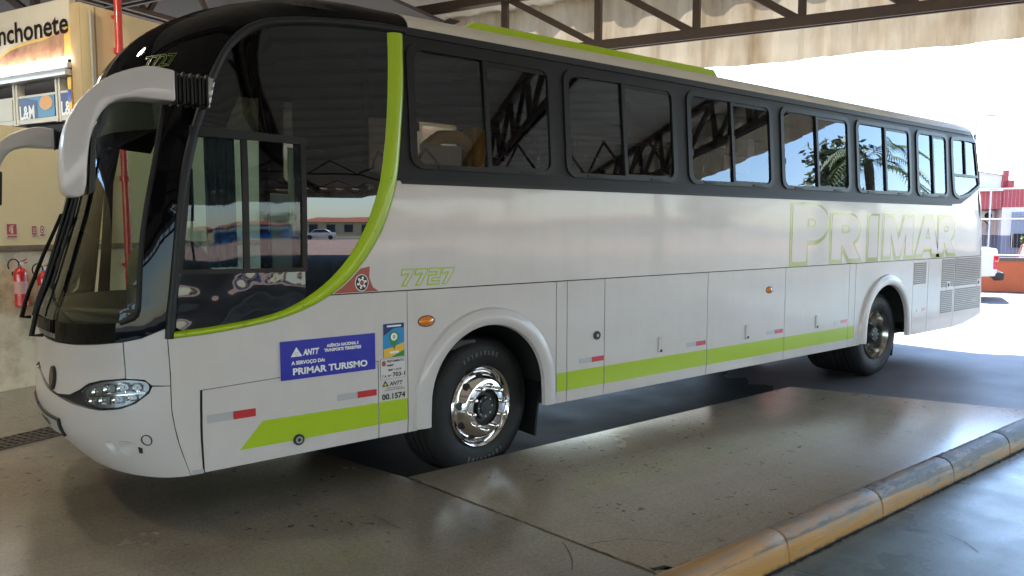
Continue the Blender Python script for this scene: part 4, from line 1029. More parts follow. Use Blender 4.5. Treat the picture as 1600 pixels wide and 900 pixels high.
# tyre scuffs along the shoulder, wider further along
half = mth('MULTIPLY_ADD', sx.outputs[0], .007, .002)
dist = mth('ABSOLUTE', mth('SUBTRACT', sx.outputs[2], mth('MULTIPLY_ADD', n5.outputs['Fac'], .05, .098)))
sc_ = mth('SUBTRACT', mth('MULTIPLY_ADD', n5.outputs['Fac'], .055, half), mth('ADD', dist, .028))
scf = N.new('ShaderNodeMapRange'); scf.inputs[1].default_value = -.004; scf.inputs[2].default_value = .006; scf.inputs[3].default_value = 0; scf.inputs[4].default_value = .85; L.new(sc_, scf.inputs[0])
# dirt packed in the inner edge and at the foot
ed_ = mth('ADD', sx.outputs[1], mth('MULTIPLY', n6.outputs['Fac'], .05))
edf = N.new('ShaderNodeMapRange'); edf.inputs[1].default_value = -1.975; edf.inputs[2].default_value = -1.962; edf.inputs[3].default_value = 0; edf.inputs[4].default_value = .85; L.new(ed_, edf.inputs[0])
ft_ = mth('SUBTRACT', mth('MULTIPLY', n6.outputs['Fac'], .04), sx.outputs[2])
ftf = N.new('ShaderNodeMapRange'); ftf.inputs[1].default_value = 0; ftf.inputs[2].default_value = .01; ftf.inputs[3].default_value = 0; ftf.inputs[4].default_value = .8; L.new(ft_, ftf.inputs[0])
grm = mth('MAXIMUM', mth('MAXIMUM', scf.outputs[0], edf.outputs[0]), ftf.outputs[0])
mxk = N.new('ShaderNodeMix'); mxk.data_type = 'RGBA'; L.new(grm, mxk.inputs[0]); L.new(rp.outputs[0], mxk.inputs[6]); mxk.inputs[7].default_value = (.045, .042, .042, 1); L.new(mxk.outputs[2], b.inputs['Base Color'])
bp = N.new('ShaderNodeBump'); bp.inputs['Strength'].default_value = .7; bp.inputs['Distance'].default_value = .012; L.new(n1.outputs['Fac'], bp.inputs['Height']); L.new(bp.outputs[0], b.inputs['Normal'])
mb = MB()
prof = [(-1.972, .05), (-1.972, .133), (-1.980, .150), (-1.998, .161), (-2.030, .165), (-2.070, .161), (-2.098, .148), (-2.118, .125), (-2.131, .09), (-2.137, .05), (-2.142, .0)]
xsq = []; x = -5.86
while x < 14:
    xsq += [(x, 0), (x+.006, 1), (x+.014, 1.25), (x+.02, 1)]+[(x+1.06*i/6, 1) for i in range(1, 6)]+[(x+1.046, 1)]; x += 1.06
    xsq += [(x-.006, .9)] if False else []
vs = []; fs = []; random.seed(3)
for i, (x, s_) in enumerate(xsq):
    sh = 1.0 if s_ == 0 else 0.
    j1 = random.uniform(-.002, .002)
    for (y, z) in prof: vs.append((x, y+sh*.006*(1 if y < -2.05 else 0)+j1, max(0, z-sh*.006+j1*.6)))
m_ = len(prof)
for i in range(len(xsq)-1):
    for j in range(m_-1): fs.append([i*m_+j, i*m_+j+1, (i+1)*m_+j+1, (i+1)*m_+j])
mb.add(vs, fs, KERBM, True)
structure(mb.build('kerb', angle=60))
# cracks and joint grime in the slabs
CRK = pbr('crack_dark', (.03, .026, .022), .9)
mb = MB()
def crack(L_, wd=.006, z=.1345):
    L_ = smooth_line(L_, 1); out = []
    for a, b_ in zip(L_, L_[1:]):
        k = max(1, int(math.hypot(b_[0]-a[0], b_[1]-a[1])/.03)); out += [(a[0]+(b_[0]-a[0])*i/k, a[1]+(b_[1]-a[1])*i/k) for i in range(k)]
    out = [(p[0]+random.uniform(-.004, .004), p[1]+random.uniform(-.004, .004)) for p in out]
    vs = []; fs = []
    for i, p in enumerate(out):
        q = out[min(i+1, len(out)-1)]; o = out[max(i-1, 0)]; d = Vector((q[0]-o[0], q[1]-o[1])).normalized(); w_ = wd*random.uniform(.25, 1)*.5
        vs += [(p[0]-d.y*w_, p[1]+d.x*w_, z), (p[0]+d.y*w_, p[1]-d.x*w_, z)]
    for i in range(len(out)-1): fs.append([2*i, 2*i+1, 2*i+3, 2*i+2])
    mb.add(vs, fs, CRK)
crack([(-0.424, -1.492), (-0.295, -1.529), (-0.176, -1.588), (-0.055, -1.732), (0.053, -1.906)])
crack([(-0.51, -1.385), (-0.547, -1.478), (-0.604, -1.577), (-0.718, -1.694)])
crack([(-1.163, -0.415), (-1.137, -0.52), (-1.142, -0.609), (-1.103, -0.763)])
crack([(-0.365, -1.903), (-0.261, -1.939), (-0.317, -1.957)], .05)
crack([(-2, -2.15), (9, -2.15)], .035, .006); crack([(-3, -1.966), (4.9, -1.966)], .020)
crack([(.42, -2.16), (.55, -2.42), (.50, -2.62), (.62, -2.9)], .007, .006); crack([(1.5, -2.3), (1.62, -2.55), (1.45, -2.75)], .006, .006)
crack([(-.655, .06), (-.52, -.95), (-.372, -1.97)], .010)
structure(mb.build('floor_cracks'))
DRAIN = pbr('drain_steel', (.16, .14, .12), .5, metal=.5, var=.5, vscale=20)
mb = MB()
def wallbox(m_, a0, a1, b0, b1, z0, z1, m, bev=0.):
    c = AB((a0+a1)/2, (b0+b1)/2, (z0+z1)/2); m_.box(c, (abs(b1-b0), abs(a1-a0), z1-z0), m, bev, X=EB, Y=EA, Z=Vector((0, 0, 1)))
wallbox(mb, 6.08, 6.40, -2, 8, .131, .133, DARK)
i = 0
while -2+i*.055 < 8:
    wallbox(mb, 6.09, 6.39, -2+i*.055, -2+i*.055+.022, .132, .139, DRAIN); i += 1
for a in (6.08, 6.15, 6.23, 6.31, 6.385): wallbox(mb, a, a+.018, -2, 8, .132, .1405, DRAIN)
tag(mb.build('drain_grate'), 'long steel drain grate let into the hall floor ahead of the bus', 'drain')

# ------------------------------------------------------------------ station wall, pipes, extinguishers, signs
CREAMW = pbr('cream_wall_paint', (.80, .66, .38), .75, var=.10, vscale=1.2)
LOWW, N, L, b = newmat('stained_low_wall')
tc = N.new('ShaderNodeTexCoord'); n1 = N.new('ShaderNodeTexNoise'); n1.inputs['Scale'].default_value = 2.2; n1.inputs['Detail'].default_value = 9; n1.inputs['Roughness'].default_value = .7
L.new(tc.outputs['Object'], n1.inputs['Vector']); rp = N.new('ShaderNodeValToRGB'); e = rp.color_ramp.elements; e[0].position = .34; e[0].color = (.42, .32, .19, 1); e[1].position = .56; e[1].color = (.78, .69, .49, 1)
L.new(n1.outputs['Fac'], rp.inputs[0]); L.new(rp.outputs[0], b.inputs['Base Color']); b.inputs['Roughness'].default_value = .8
RAILM = pbr('rail_brown', (.27, .20, .12), .7, var=.5, vscale=5)
TAN_SHADE_JOINT = pbr('tan_shade_and_joint', (.42, .31, .17), .8, var=.2, vscale=3)  # shade on the wall's end face put into its colour; joint shares it
ws_ = empty('station_wall', AB(8.35, 3, .13), 'cream painted station wall with brown rail and stained white base left of the bus', 'wall')
mb = MB(); wallbox(mb, 8.25, 8.43, -9, 5.315, 1.62, 2.90, CREAMW); wallbox(mb, 8.25, 8.43, 5.319, 15.5, 1.62, 4.37, CREAMW)
wallbox(mb, 8.25, 8.43, 5.315, 5.319, 2.90, 4.37, TAN_SHADE_JOINT); mb.build('upper_wall', ws_)
mb = MB(); wallbox(mb, 8.25, 8.43, -9, 15.5, .13, 1.62, LOWW); mb.build('lower_wall', ws_)
mb = MB(); wallbox(mb, 8.225, 8.25, -9, 15.5, 1.588, 1.655, RAILM, .004); mb.build('rail', ws_)
mb = MB(); wallbox(mb, 8.245, 8.25, 5.49, 5.505, 1.66, 4.36, TAN_SHADE_JOINT); mb.build('wall_joint', ws_)
REDP = pbr('red_pipe_paint', (.50, .035, .03), .35, coat=.3)
pp = empty('fire_main_pipe', AB(8.16, 5.725, .13), 'red fire main pipe rising up the cream wall behind the windscreen', 'pipe')
mb = MB(); mb.tube([AB(8.16, 5.725, .13), AB(8.16, 5.725, 6.3)], .042, REDP, 14); mb.build('pipe', pp)
mb = MB()
for z in (.9, 2.42, 3.9): mb.lathe([(.042, -.03), (.062, -.03), (.062, .03), (.042, .03)], AB(8.16, 5.725, z), (0, 0, 1), REDP, 14)
mb.build('flange', pp)
mb = MB()
for z in (1.4, 3.1, 4.3): wallbox(mb, 8.16, 8.25, 5.70, 5.75, z-.015, z+.015, REDP)
mb.build('wall_bracket', pp)
GREYC = pbr('grey_conduit', (.30, .31, .30), .5)
cdt = empty('conduit_line', AB(8.22, 5.43, .13), 'grey electrical conduit with a square junction box on the cream wall', 'conduit')
mb = MB(); mb.tube([AB(8.225, 5.43, 4.3), AB(8.225, 5.43, 2.05)], .018, GREYC, 8); mb.tube([AB(8.225, 5.44, 2.0), AB(8.225, 5.49, 1.85), AB(8.225, 5.49, 1.71), AB(8.225, 5.46, 1.685), AB(8.225, 4.92, 1.685)], .014, GREYC, 8); mb.build('conduit', cdt)
mb = MB(); wallbox(mb, 8.18, 8.25, 5.375, 5.475, 1.985, 2.10, GREYC, .006); mb.build('junction_box', cdt)
mb = MB(); mb.tube([AB(8.23, 5.46, 2.62), AB(8.2, 5.38, 2.45), AB(8.2, 5.25, 2.38), AB(8.22, 5.0, 2.42)], .006, BLK, 6); mb.build('loose_cable', cdt)
REDX = pbr('extinguisher_red', (.48, .022, .02), .28, coat=.6)
def extinguisher(b_, z0, label):
    o = empty('fire_extinguisher', AB(8.165, b_, z0), label, 'fire extinguisher', 'extinguishers hung on the cream wall')
    c = AB(8.165, b_, z0)
    mb = MB(); mb.lathe([(.001, 0), (.055, 0), (.064, .012), (.064, .34), (.058, .375), (.040, .40), (.022, .412), (.022, .425), (.001, .425)], c, (0, 0, 1), REDX, 28); mb.build('cylinder', o)
    mb = MB(); mb.lathe([(.0645, .14), (.0650, .14), (.0650, .27), (.0645, .27)], c, (0, 0, 1), pbr('pale_label', (.55, .32, .30), .5) if 'pale_label' not in MATS else MATS['pale_label'], 28); mb.build('instruction_label', o)
    mb = MB(); mb.lathe([(.020, .425), (.020, .455), (.012, .47), (.001, .47)], c, (0, 0, 1), STEEL, 14)
    mb.bar(c+EB*.0+Vector((0, 0, .465)), c+EB*.07+Vector((0, 0, .50)), .018, .008, REDX); mb.bar(c+Vector((0, 0, .452)), c+EB*.075+Vector((0, 0, .462)), .018, .008, REDX)
    mb.lathe([(.001, 0), (.018, 0), (.018, .012), (.001, .012)], c-EA*.03+Vector((0, 0, .455)), -EA, WHT, 12); mb.build('valve', o)
    mb = MB(); pts = []
    for i in range(15):
        a = math.pi*(-.05+1.25*i/14); pts.append(c-EB*(.015+.055*(1-math.cos(a)))*1.0+Vector((0, 0, .44+.065*math.sin(a)))-EA*.015)
    mb.tube(pts, .007, BLK, 8); mb.build('hose', o)
    mb = MB(); wallbox(mb, 8.22, 8.25, b_-.04, b_+.04, z0+.33, z0+.37, BLK); mb.build('hanger', o)
extinguisher(4.485, 1.01, 'red fire extinguisher hanging free of the bus under the larger sign')
extinguisher(4.725, .95, 'red fire extinguisher partly behind the wiper arm under the two small signs')
SIGNR = pbr('sign_red', (.50, .07, .06), .5); SIGNW = pbr('sign_paper', (.68, .60, .50), .6)
def wsign(b0, b1, z0, z1, kind, label):
    o = empty('safety_sign', AB(8.245, (b0+b1)/2, z0), label, 'sign', 'safety signs on the cream wall')
    f = lambda u, v, off=0: AB(8.246-off, b0+u*(b1-b0), z0+v*(z1-z0))
    def pl(mb, poly, m, off): mb.add([f(u, v, off) for u, v in poly], [list(range(len(poly)))], m)
    mb = MB(); wallbox(mb, 8.244, 8.249, b0, b1, z0, z1, SIGNW); mb.build('plate', o)
    mb = MB(); R_ = lambda u0, v0, u1, v1: [(u0, v0), (u1, v0), (u1, v1), (u0, v1)]
    if kind == 0:
        pl(mb, R_(.06, .25, .94, .96), SIGNR, .003); pl(mb, [(.40, .32), (.62, .32), (.62, .70), (.54, .76), (.48, .76), (.40, .70)], SIGNW, .004); pl(mb, [(.42, .78), (.62, .78), (.70, .88), (.40, .86)], SIGNW, .004); pl(mb, [(.26, .45), (.32, .45), (.36, .78), (.42, .82), (.30, .80)], SIGNW, .004); pl(mb, R_(.08, .05, .92, .17), SIGNR, .003)
    elif kind == 1:
        pl(mb, R_(.08, .18, .92, .95), SIGNR, .003); pl(mb, R_(.25, .55, .75, .63), SIGNW, .004); pl(mb, R_(.25, .70, .75, .78), SIGNW, .004); pl(mb, R_(.25, .35, .75, .45), SIGNW, .004); pl(mb, R_(.1, .04, .9, .12), SIGNR, .003)
    else:
        pl(mb, [(.5+.4*math.cos(i*.3142), .60+.34*math.sin(i*.3142)) for i in range(20)], SIGNR, .003); pl(mb, [(.5+.28*math.cos(i*.3142), .60+.24*math.sin(i*.3142)) for i in range(20)], SIGNW, .004); pl(mb, R_(.40, .5, .60, .7), BLK, .0045); pl(mb, R_(.08, .05, .92, .2), SIGNR, .003)
    mb.build('pictogram', o)
wsign(4.413, 4.522, 1.73, 1.885, 0, 'larger red and white fire extinguisher sign with hose pictogram')
wsign(4.668, 4.722, 1.745, 1.862, 1, 'small red rectangular text sign beside the round one on the wall')
wsign(4.752, 4.806, 1.745, 1.868, 2, 'small white sign with a red ring on the cream wall')

# ------------------------------------------------------------------ snack bar front over the wall
ks = empty('snack_bar_front', AB(9.6, 5.4, 2.9), 'snack bar front with lettered fascia, lit tube and cigarette racks above the wall', 'kiosk')
SGNW = pbr('fascia_cream', (.50, .46, .38), .6, var=.1, vscale=2); BRWN = pbr('food_photo_brown', (.16, .06, .025), .5, var=.75, vscale=5, col2=(.36, .20, .11)); YELW = pbr('food_photo_yellow', (.55, .36, .08), .5)
TXT = pbr('lettering_brown', (.010, .004, .004), .7, spec=.1); RACKW = pbr('rack_white', (.58, .55, .50), .5); ALU = pbr('aluminium', (.55, .57, .62), .35, metal=.6)
kf = lambda off: (lambda u, v: AB(8.44-u, 5.325-off, 3.79+v))     # u runs to the viewer's right
mb = MB(); wallbox(mb, 8.44, 12.2, 5.325, 5.40, 3.785, 4.45, SGNW); sb = mb.build('signboard', ks)
def kpoly(mb, poly, m, off): f = kf(off); mb.add([f(-u, v) for u, v in poly], [list(range(len(poly)))[::-1]], m)
top = [(0, .34), (.25, .29), (.55, .245), (.9, .235), (1.2, .20), (1.5, .10), (1.75, .06)]
mb = MB(); kpoly(mb, [(0, 0), (3.2, 0)]+[(3.2, .2), (2.6, .22), (2.1, .16)]+[(u, v+.022) for u, v in top[::-1]], YELW, .003); kpoly(mb, [(.12, 0), (3.2, 0), (3.2, .17), (2.6, .19), (2.1, .13)]+[(max(u, .12), v-.012) for u, v in top[::-1]], BRWN, .005)
mb.build('food_picture', sb)
mb = MB(); add_text(mb, 'Lanchonete', .335, lambda u, v: AB(8.465-u, 5.318, 4.065+v), TXT, bold=.007, align='RIGHT', fit=1.74)
mb.build('lettering', sb)
TUBE = pbr('lit_tube', (.9, .9, .95), .4, emit=(1, .93, .90), estr=4)
mb = MB(); mb.tube([AB(8.45, 5.26, 3.752), AB(11.6, 5.26, 3.752)], .021, TUBE, 12); tb = mb.build('lamp_tube', ks)
mb = MB(); wallbox(mb, 8.44, 11.9, 5.27, 5.40, 3.66, 3.725, ALU, .005); wallbox(mb, 8.44, 11.9, 5.24, 5.40, 3.575, 3.645, ALU, .005); mb.build('lamp_housing', ks)
mb = MB(); wallbox(mb, 8.44, 12.2, 5.9, 5.95, 2.4, 4.5, DARK); wallbox(mb, 12.2, 12.3, 5.34, 5.95, 2.4, 4.5, DARK); wallbox(mb, 8.44, 12.2, 5.34, 5.9, 2.98, 3.05, DARK); mb.build('rack_back', ks)
mb = MB()
for a in (8.70, 8.76, 9.56, 9.62, 10.4, 10.46): wallbox(mb, a, a+.035, 5.33, 5.42, 3.08, 3.57, RACKW)
for a0, a1 in ((8.44, 8.70), (8.80, 9.56), (9.66, 10.40), (10.5, 11.3)):
    wallbox(mb, a0, a1, 5.335, 5.40, 3.09, 3.145, RACKW); wallbox(mb, a0, a1, 5.335, 5.40, 3.40, 3.425, RACKW)
mb.build('cigarette_rack', ks)
ADB = pbr('ad_blue', (.012, .03, .16), .4); ADC = pbr('ad_light_blue', (.03, .20, .40), .4); ADO = pbr('ad_orange', (.62, .26, .02), .4)
def advert(a1, wd):
    """a1: left end seen from the front"""
    mb = MB(); wallbox(mb, a1-wd, a1, 5.33, 5.345, 3.148, 3.398, ADC); ad = mb.build('advert_panel', ks)
    f = lambda off: (lambda u, v: AB(a1-u, 5.33-off, 3.148+v))
    mb = MB(); h = f(.003); mb.add([h(.0, 0), h(.36, 0), h(.36, .20), (h(.12, .25)), h(0, .25)], [[0, 1, 2, 3, 4]], ADB)
    if wd > .5:
        h = f(.004); mb.add([h(.54+.13*math.cos(i*.3142), .165+.085*math.sin(i*.3142)) for i in range(20)], [list(range(20))], ADO)
    mb.build('advert_shapes', ad)
    mb = MB(); add_text(mb, 'L&M', .22, f(.006), WHT, bold=.006, align='LEFT', fit=.30)
    mb.build('lettering', ad)
advert(9.52, .70); advert(8.69, .25)
mb = MB(); wallbox(mb, 9.68, 10.38, 5.33, 5.345, 3.148, 3.398, RACKW); mb.build('blank_panel', ks)
mb = MB(); wallbox(mb, 8.44, 8.50, 5.30, 5.315, 3.2, 3.56, YEL); wallbox(mb, 8.442, 8.498, 5.295, 5.30, 3.28, 3.42, BLUE); mb.build('price_strip', ks)

# ------------------------------------------------------------------ canopy
SHEETM, N, L, b = newmat('canopy_sheet')
tc = N.new('ShaderNodeTexCoord'); n1 = N.new('ShaderNodeTexNoise'); n1.inputs['Scale'].default_value = .9; n1.inputs['Detail'].default_value = 7; n1.inputs['Roughness'].default_value = .65
mp = N.new('ShaderNodeMapping'); mp.inputs['Scale'].default_value = (1.6, 1.6, .35); L.new(tc.outputs['Object'], mp.inputs[0]); L.new(mp.outputs[0], n1.inputs['Vector'])
rp = N.new('ShaderNodeValToRGB'); e = rp.color_ramp.elements; e[0].position = .30; e[0].color = (.34, .24, .14, 1); e[1].position = .60; e[1].color = (.62, .54, .41, 1); L.new(n1.outputs['Fac'], rp.inputs[0])
L.new(rp.outputs[0], b.inputs['Base Color']); b.inputs['Roughness'].default_value = .6
tr = N.new('ShaderNodeBsdfTranslucent'); L.new(rp.outputs[0], tr.inputs[0]); mx = N.new('ShaderNodeMixShader'); mx.inputs[0].default_value = .10
L.new(b.outputs[0], mx.inputs[1]); L.new(tr.outputs[0], mx.inputs[2]); L.new(mx.outputs[0], N['Material Output'].inputs[0])
ROOFS = pbr('roof_sheet_paint', (.45, .40, .32), .6, var=.3, vscale=.8)
N, L, b = ROOFS.node_tree.nodes, ROOFS.node_tree.links, ROOFS.node_tree.nodes['Principled BSDF']
tr = N.new('ShaderNodeBsdfTranslucent'); tr.inputs[0].default_value = (.5, .45, .36, 1); mx = N.new('ShaderNodeMixShader'); mx.inputs[0].default_value = .025
L.new(b.outputs[0], mx.inputs[1]); L.new(tr.outputs[0], mx.inputs[2]); L.new(mx.outputs[0], N['Material Output'].inputs[0])
RUST = pbr('truss_steel', (.075, .058, .048), .6, var=.6, vscale=7, col2=(.11, .065, .04))
cn = empty('station_canopy', AB(-15, 14, 0), 'wide station canopy with beige corrugated fascia on dark lattice trusses', 'canopy')
A0, A1, B0, B1 = -40, 24, -34, 15.16  # unseen stretch behind the viewer lengthened to darken the hall and its reflections
def corrugated(name, f, u0, u1, per, amp, m, v0, v1):
    vs = []; n = int((u1-u0)/per)
    pat = ((0, 0), (.30, 0), (.42, 1), (.80, 1), (.92, 0))
    us = [(u0+per*(i+p), h) for i in range(n) for p, h in pat]
    for u, h in us: vs += [f(u, v0, h*amp), f(u, v1, h*amp)]
    mb = MB(); mb.add(vs, [[2*i, 2*i+1, 2*i+3, 2*i+2] for i in range(len(us)-1)], m); return mb.build(name, cn, recalc=False, angle=20)
H0 = 5.0
corrugated('fascia', lambda u, v, w_: AB(u, B1+w_, v+.018*math.sin(u*2.1)*(v < 6)), A0, A1, .92, .07, SHEETM, H0, 7.0)
corrugated('fascia', lambda u, v, w_: AB(A0-w_, u, v), B0, B1, .92, .07, SHEETM, 4.35, 7.0)
corrugated('roof_sheet', lambda u, v, w_: AB(u, v, 6.72+w_-.002*abs(v)), A0, A1, .92, .06, ROOFS, B0, B1+.35)
mb = MB(); wallbox(mb, 8.5, A1, -12, B1-.2, 6.05, 6.12, pbr('roof_darkening_brown', (.05, .042, .035), .8)); mb.build('roof_darkening_board', cn)  # dark board added under the sheets to make the left roof darker
def truss(b_, z0, z1, posts, a0=A0, a1=A1):
    mb = MB()
    for z in (z0, z1):
        for o in (-.07, .07): wallbox(mb, a0, a1, b_+o-.022, b_+o+.022, z-.085, z+.085, RUST)
        wallbox(mb, a0, a1, b_-.10, b_+.10, z+.085 if z == z0 else z-.097, z+.097 if z == z0 else z-.085, RUST)
    for i, a in enumerate(posts): mb.bar(AB(a, b_, z0), AB(a, b_, z1), .13, .115, RUST, up=EB)
    for i in range(len(posts)-1): mb.bar(AB(posts[i+1], b_, z1), AB(posts[i], b_, z0+.02), .125, .10, RUST, up=EB)
    mb.build('truss', cn)
vis = [-.12, 1.58, 3.40, 5.32, 7.38, 9.54]
left = [9.54+1.95*i for i in range(1, 8)]; right = [-.12-1.8*i for i in range(22, 0, -1)]
truss(13.9, 5.36, 6.58, right+vis+left)
reg = [A0+1.85*i for i in range(35)]
for b_ in (8.0, 2.0, -4.0, -10.0, -16., -22., -28.): truss(b_, 5.5, 6.6, [p for p in reg if p < A1])
for a in (-39, -27, -15.5, -4.5+16, 20):
    mb = MB()
    for o in (-.11, .11): wallbox(mb, a+o-.04, a+o+.04, B0+.5, B1-.4, 5.42, 5.50, RUST)
    b_ = B0+.6
    while b_ < B1-1.6: mb.bar(AB(a, b_, 5.46), AB(a, b_+.75, 6.6), .07, .07, RUST); mb.bar(AB(a, b_+.75, 6.6), AB(a, b_+1.5, 5.46), .07, .07, RUST); b_ += 1.5
    mb.build('truss', cn)
for a, b_ in ((-39, 13.9), (-39, -10), (-39, -28), (-27, -28), (20, -28), (-15.5, 13.9), (20, 13.9)):
    mb = MB(); wallbox(mb, a-.14, a+.14, b_-.14, b_+.14, 0, 5.5, pbr('column_paint', (.30, .27, .22), .7) if 'column_paint' not in MATS else MATS['column_paint'], .02); mb.build('column', cn)

# lamps of the hall, whose points of light the windscreen mirrors
LAMPL = pbr('lit_lamp_glass', (.9, .85, .7), .4, emit=(1, .85, .62), estr=18)
for a, b_, lab in ((7.5, .8, 'round hall lamp hung from the canopy further from the snack bar'), (7.6, 3.3, 'round hall lamp hung from the canopy nearer the snack bar')):
    hl_ = empty('hall_lamp', AB(a, b_, 5.0), lab, 'lamp', 'lamps hung in the hall')
    c = AB(a, b_, 5.0)
    mb = MB(); mb.lathe([(.001, .16), (.05, .15), (.16, .05), (.20, 0), (.19, 0), (.15, .045), (.04, .13)], c, (0, 0, 1), GREYC, 20); mb.tube([c+Vector((0, 0, .15)), c+Vector((0, 0, 1.6))], .012, GREYC, 6); mb.build('shade', hl_)
    mb = MB(); mb.lathe([(.001, -.03), (.05, -.02), (.07, .02), (.04, .07), (.001, .08)], c, (0, 0, 1), LAMPL, 16); mb.build('bulb', hl_)
    ld = bpy.data.lights.new('hall_lamp_light', 'POINT'); ld.energy = 13; ld.color = (1, .86, .64); ld.shadow_soft_size = .08
    lo_ = bpy.data.objects.new('hall_lamp_light', ld); COL.objects.link(lo_); lo_.parent = hl_; lo_.location = (0, 0, -.12)

# ------------------------------------------------------------------ street beyond the canopy
ORANGE = pbr('orange_wall_paint', (.44, .10, .035), .7, var=.2, vscale=1.5); CAPD = pbr('wall_cap', (.10, .08, .07), .8)
ow = empty('boundary_wall', AB(-4, 24.95, 0), 'low orange boundary wall with a dark cap across the street', 'wall')
mb = MB(); wallbox(mb, -16, 9, 24.9, 25.08, 0, .88, ORANGE); mb.build('wall', ow)
mb = MB(); wallbox(mb, -16, 9, 24.87, 25.11, .88, .97, CAPD); mb.build('coping', ow)
GALV = pbr('galvanised_steel', (.45, .46, .50), .5, metal=.4)
fc = empty('mesh_fence', AB(-4, 25, .97), 'tall pale tube and wire fence standing on the orange wall', 'fence')
for a in (8.0, 5.6, 3.0, .3, -2.36, -5.0, -7.7, -10.3):
    mb = MB(); mb.tube([AB(a, 25, .95), AB(a, 25, 2.93)], .022, GALV, 8); mb.build('post', fc)
for z in (1.03, 2.05, 2.90):
    mb = MB(); mb.tube([AB(8, 25, z), AB(-10.3, 25, z)], .020, GALV, 8); mb.build('rail', fc)
mb = MB()
for i in range(150): mb.tube([AB(2.9-.09*i, 25, 1.03), AB(2.9-.09*i, 25, 2.9)], .0016, GALV, 3, False)
mb.build('wire_mesh', fc)
REDB = pbr('building_red', (.33, .06, .065), .75, var=.12, vscale=1); WHB = pbr('building_white', (.62, .62, .64), .75, var=.08, vscale=1); GRB = pbr('building_grey_blue', (.16, .185, .25), .75, var=.12, vscale=1)
BLIND = pbr('louvre_blue_grey', (.20, .25, .33), .5); ROOFT = pbr('pale_roof', (.55, .54, .54), .6)
rb = empty('painted_building', AB(-6, 30, 0), 'red white and grey painted single storey building behind the fence', 'building')
def banded(name, a0, a1, b0, b1, par=rb):
    mb = MB(); wallbox(mb, a0, a1, b0, b1, 0, 1.56, GRB); wallbox(mb, a0, a1, b0+.002, b1, 1.56, 2.45, WHB); wallbox(mb, a0, a1, b0-.02, b1, 2.45, 3.06, REDB); return mb.build(name, par)
banded('front_wall', -16, -2.96, 28, 34); banded('porch_wall', -2.958, 6, 29.6, 34)
mb = MB(); wallbox(mb, -2.95, 6, 28.0, 29.6, 2.40, 2.96, REDB); wallbox(mb, -2.955, 6, 27.9, 29.6, 2.962, 3.05, WHB); mb.build('porch_beam', rb)
mb = MB(); mb.prism([(-2.92, 3.05), (6, 3.05), (6, 3.95), (.5, 4.15), (-2.92, 3.46)], lambda u, v, q: AB(u, 28.05+q, v), .15, ROOFT)
mb.quad(AB(-2.99, 27.95, 3.46), AB(.5, 27.95, 4.17), AB(.5, 34, 4.17), AB(-2.99, 34, 3.46), ROOFT); mb.build('gable', rb)
mb = MB(); wallbox(mb, -3.10, -2.93, 28.0, 28.5, 3.06, 3.62, REDB, .02); wallbox(mb, -3.25, -2.9, 28.0, 28.5, 3.06, 3.30, REDB, .02); mb.build('parapet_pier', rb)
mb = MB(); wallbox(mb, -5.2, -3.22, 27.96, 28.0, 1.62, 2.30, BLIND)
for i in range(10): mb.bar(AB(-5.15, 27.95, 1.66+.066*i), AB(-3.27, 27.95, 1.66+.066*i), .02, .045, BLIND, up=(0, 0, 1))
wn = mb.build('window', rb)
mb = MB(); wallbox(mb, -5.2, -3.22, 27.97, 28.0, 1.18, 1.615, DARK)
for a in (-3.25, -3.6, -3.95, -4.3, -4.65, -5.0): wallbox(mb, a-.012, a+.012, 27.94, 27.97, 1.18, 1.62, GALV)
mb.build('window_grille', rb)
mb = MB(); wallbox(mb, -2.90, -2.55, 29.35, 29.6, 2.05, 2.36, WHT, .02); mb.lathe([(.001, 0), (.11, 0), (.11, .02), (.001, .02)], AB(-2.72, 29.35, 2.2), -EB, DARK, 16); mb.build('air_conditioner', rb)
mb = MB(); mb.tube([AB(-2.62, 29.57, 2.05), AB(-2.75, 29.55, 1.9), AB(-2.80, 29.55, 1.6)], .018, BLK, 6); mb.box(AB(-2.60, 29.55, 1.75), (.2, .1, .25), GALV, X=EA, Y=EB); mb.build('meter_cable', rb)

# leaves: small faces through the crown's volume
def leafmat(name, c1, c2):
    m = pbr(name, c1, .6, var=.5, vscale=1.3, col2=c2); return m
LEAF1 = leafmat('leaf_green', (.09, .14, .035), (.04, .08, .02)); LEAF2 = leafmat('leaf_olive', (.14, .15, .05), (.07, .09, .03)); BARK = pbr('bark', (.12, .085, .06), .9, var=.4, vscale=6)
def leaf_cloud(mb, clumps, n, size, m):
    vs = []; fs = []
    for _ in range(n):
        c, r = random.choice(clumps)
        d = Vector((random.gauss(0, 1), random.gauss(0, 1), random.gauss(0, 1))).normalized()*random.random()**.45
        p = Vector(c)+Vector((d.x*r[0], d.y*r[1], d.z*r[2])); u = Vector((random.gauss(0, 1), random.gauss(0, 1), random.gauss(0, .6))).normalized(); v = u.cross(Vector((random.gauss(0, 1), random.gauss(0, 1), random.gauss(0, 1)))).normalized()
        s_ = size*random.uniform(.6, 1.4); k = len(vs)
        vs += [p-u*s_, p+v*s_*.4, p+u*s_, p-v*s_*.4]; fs.append([k, k+1, k+2, k+3])
    mb.add(vs, fs, m)
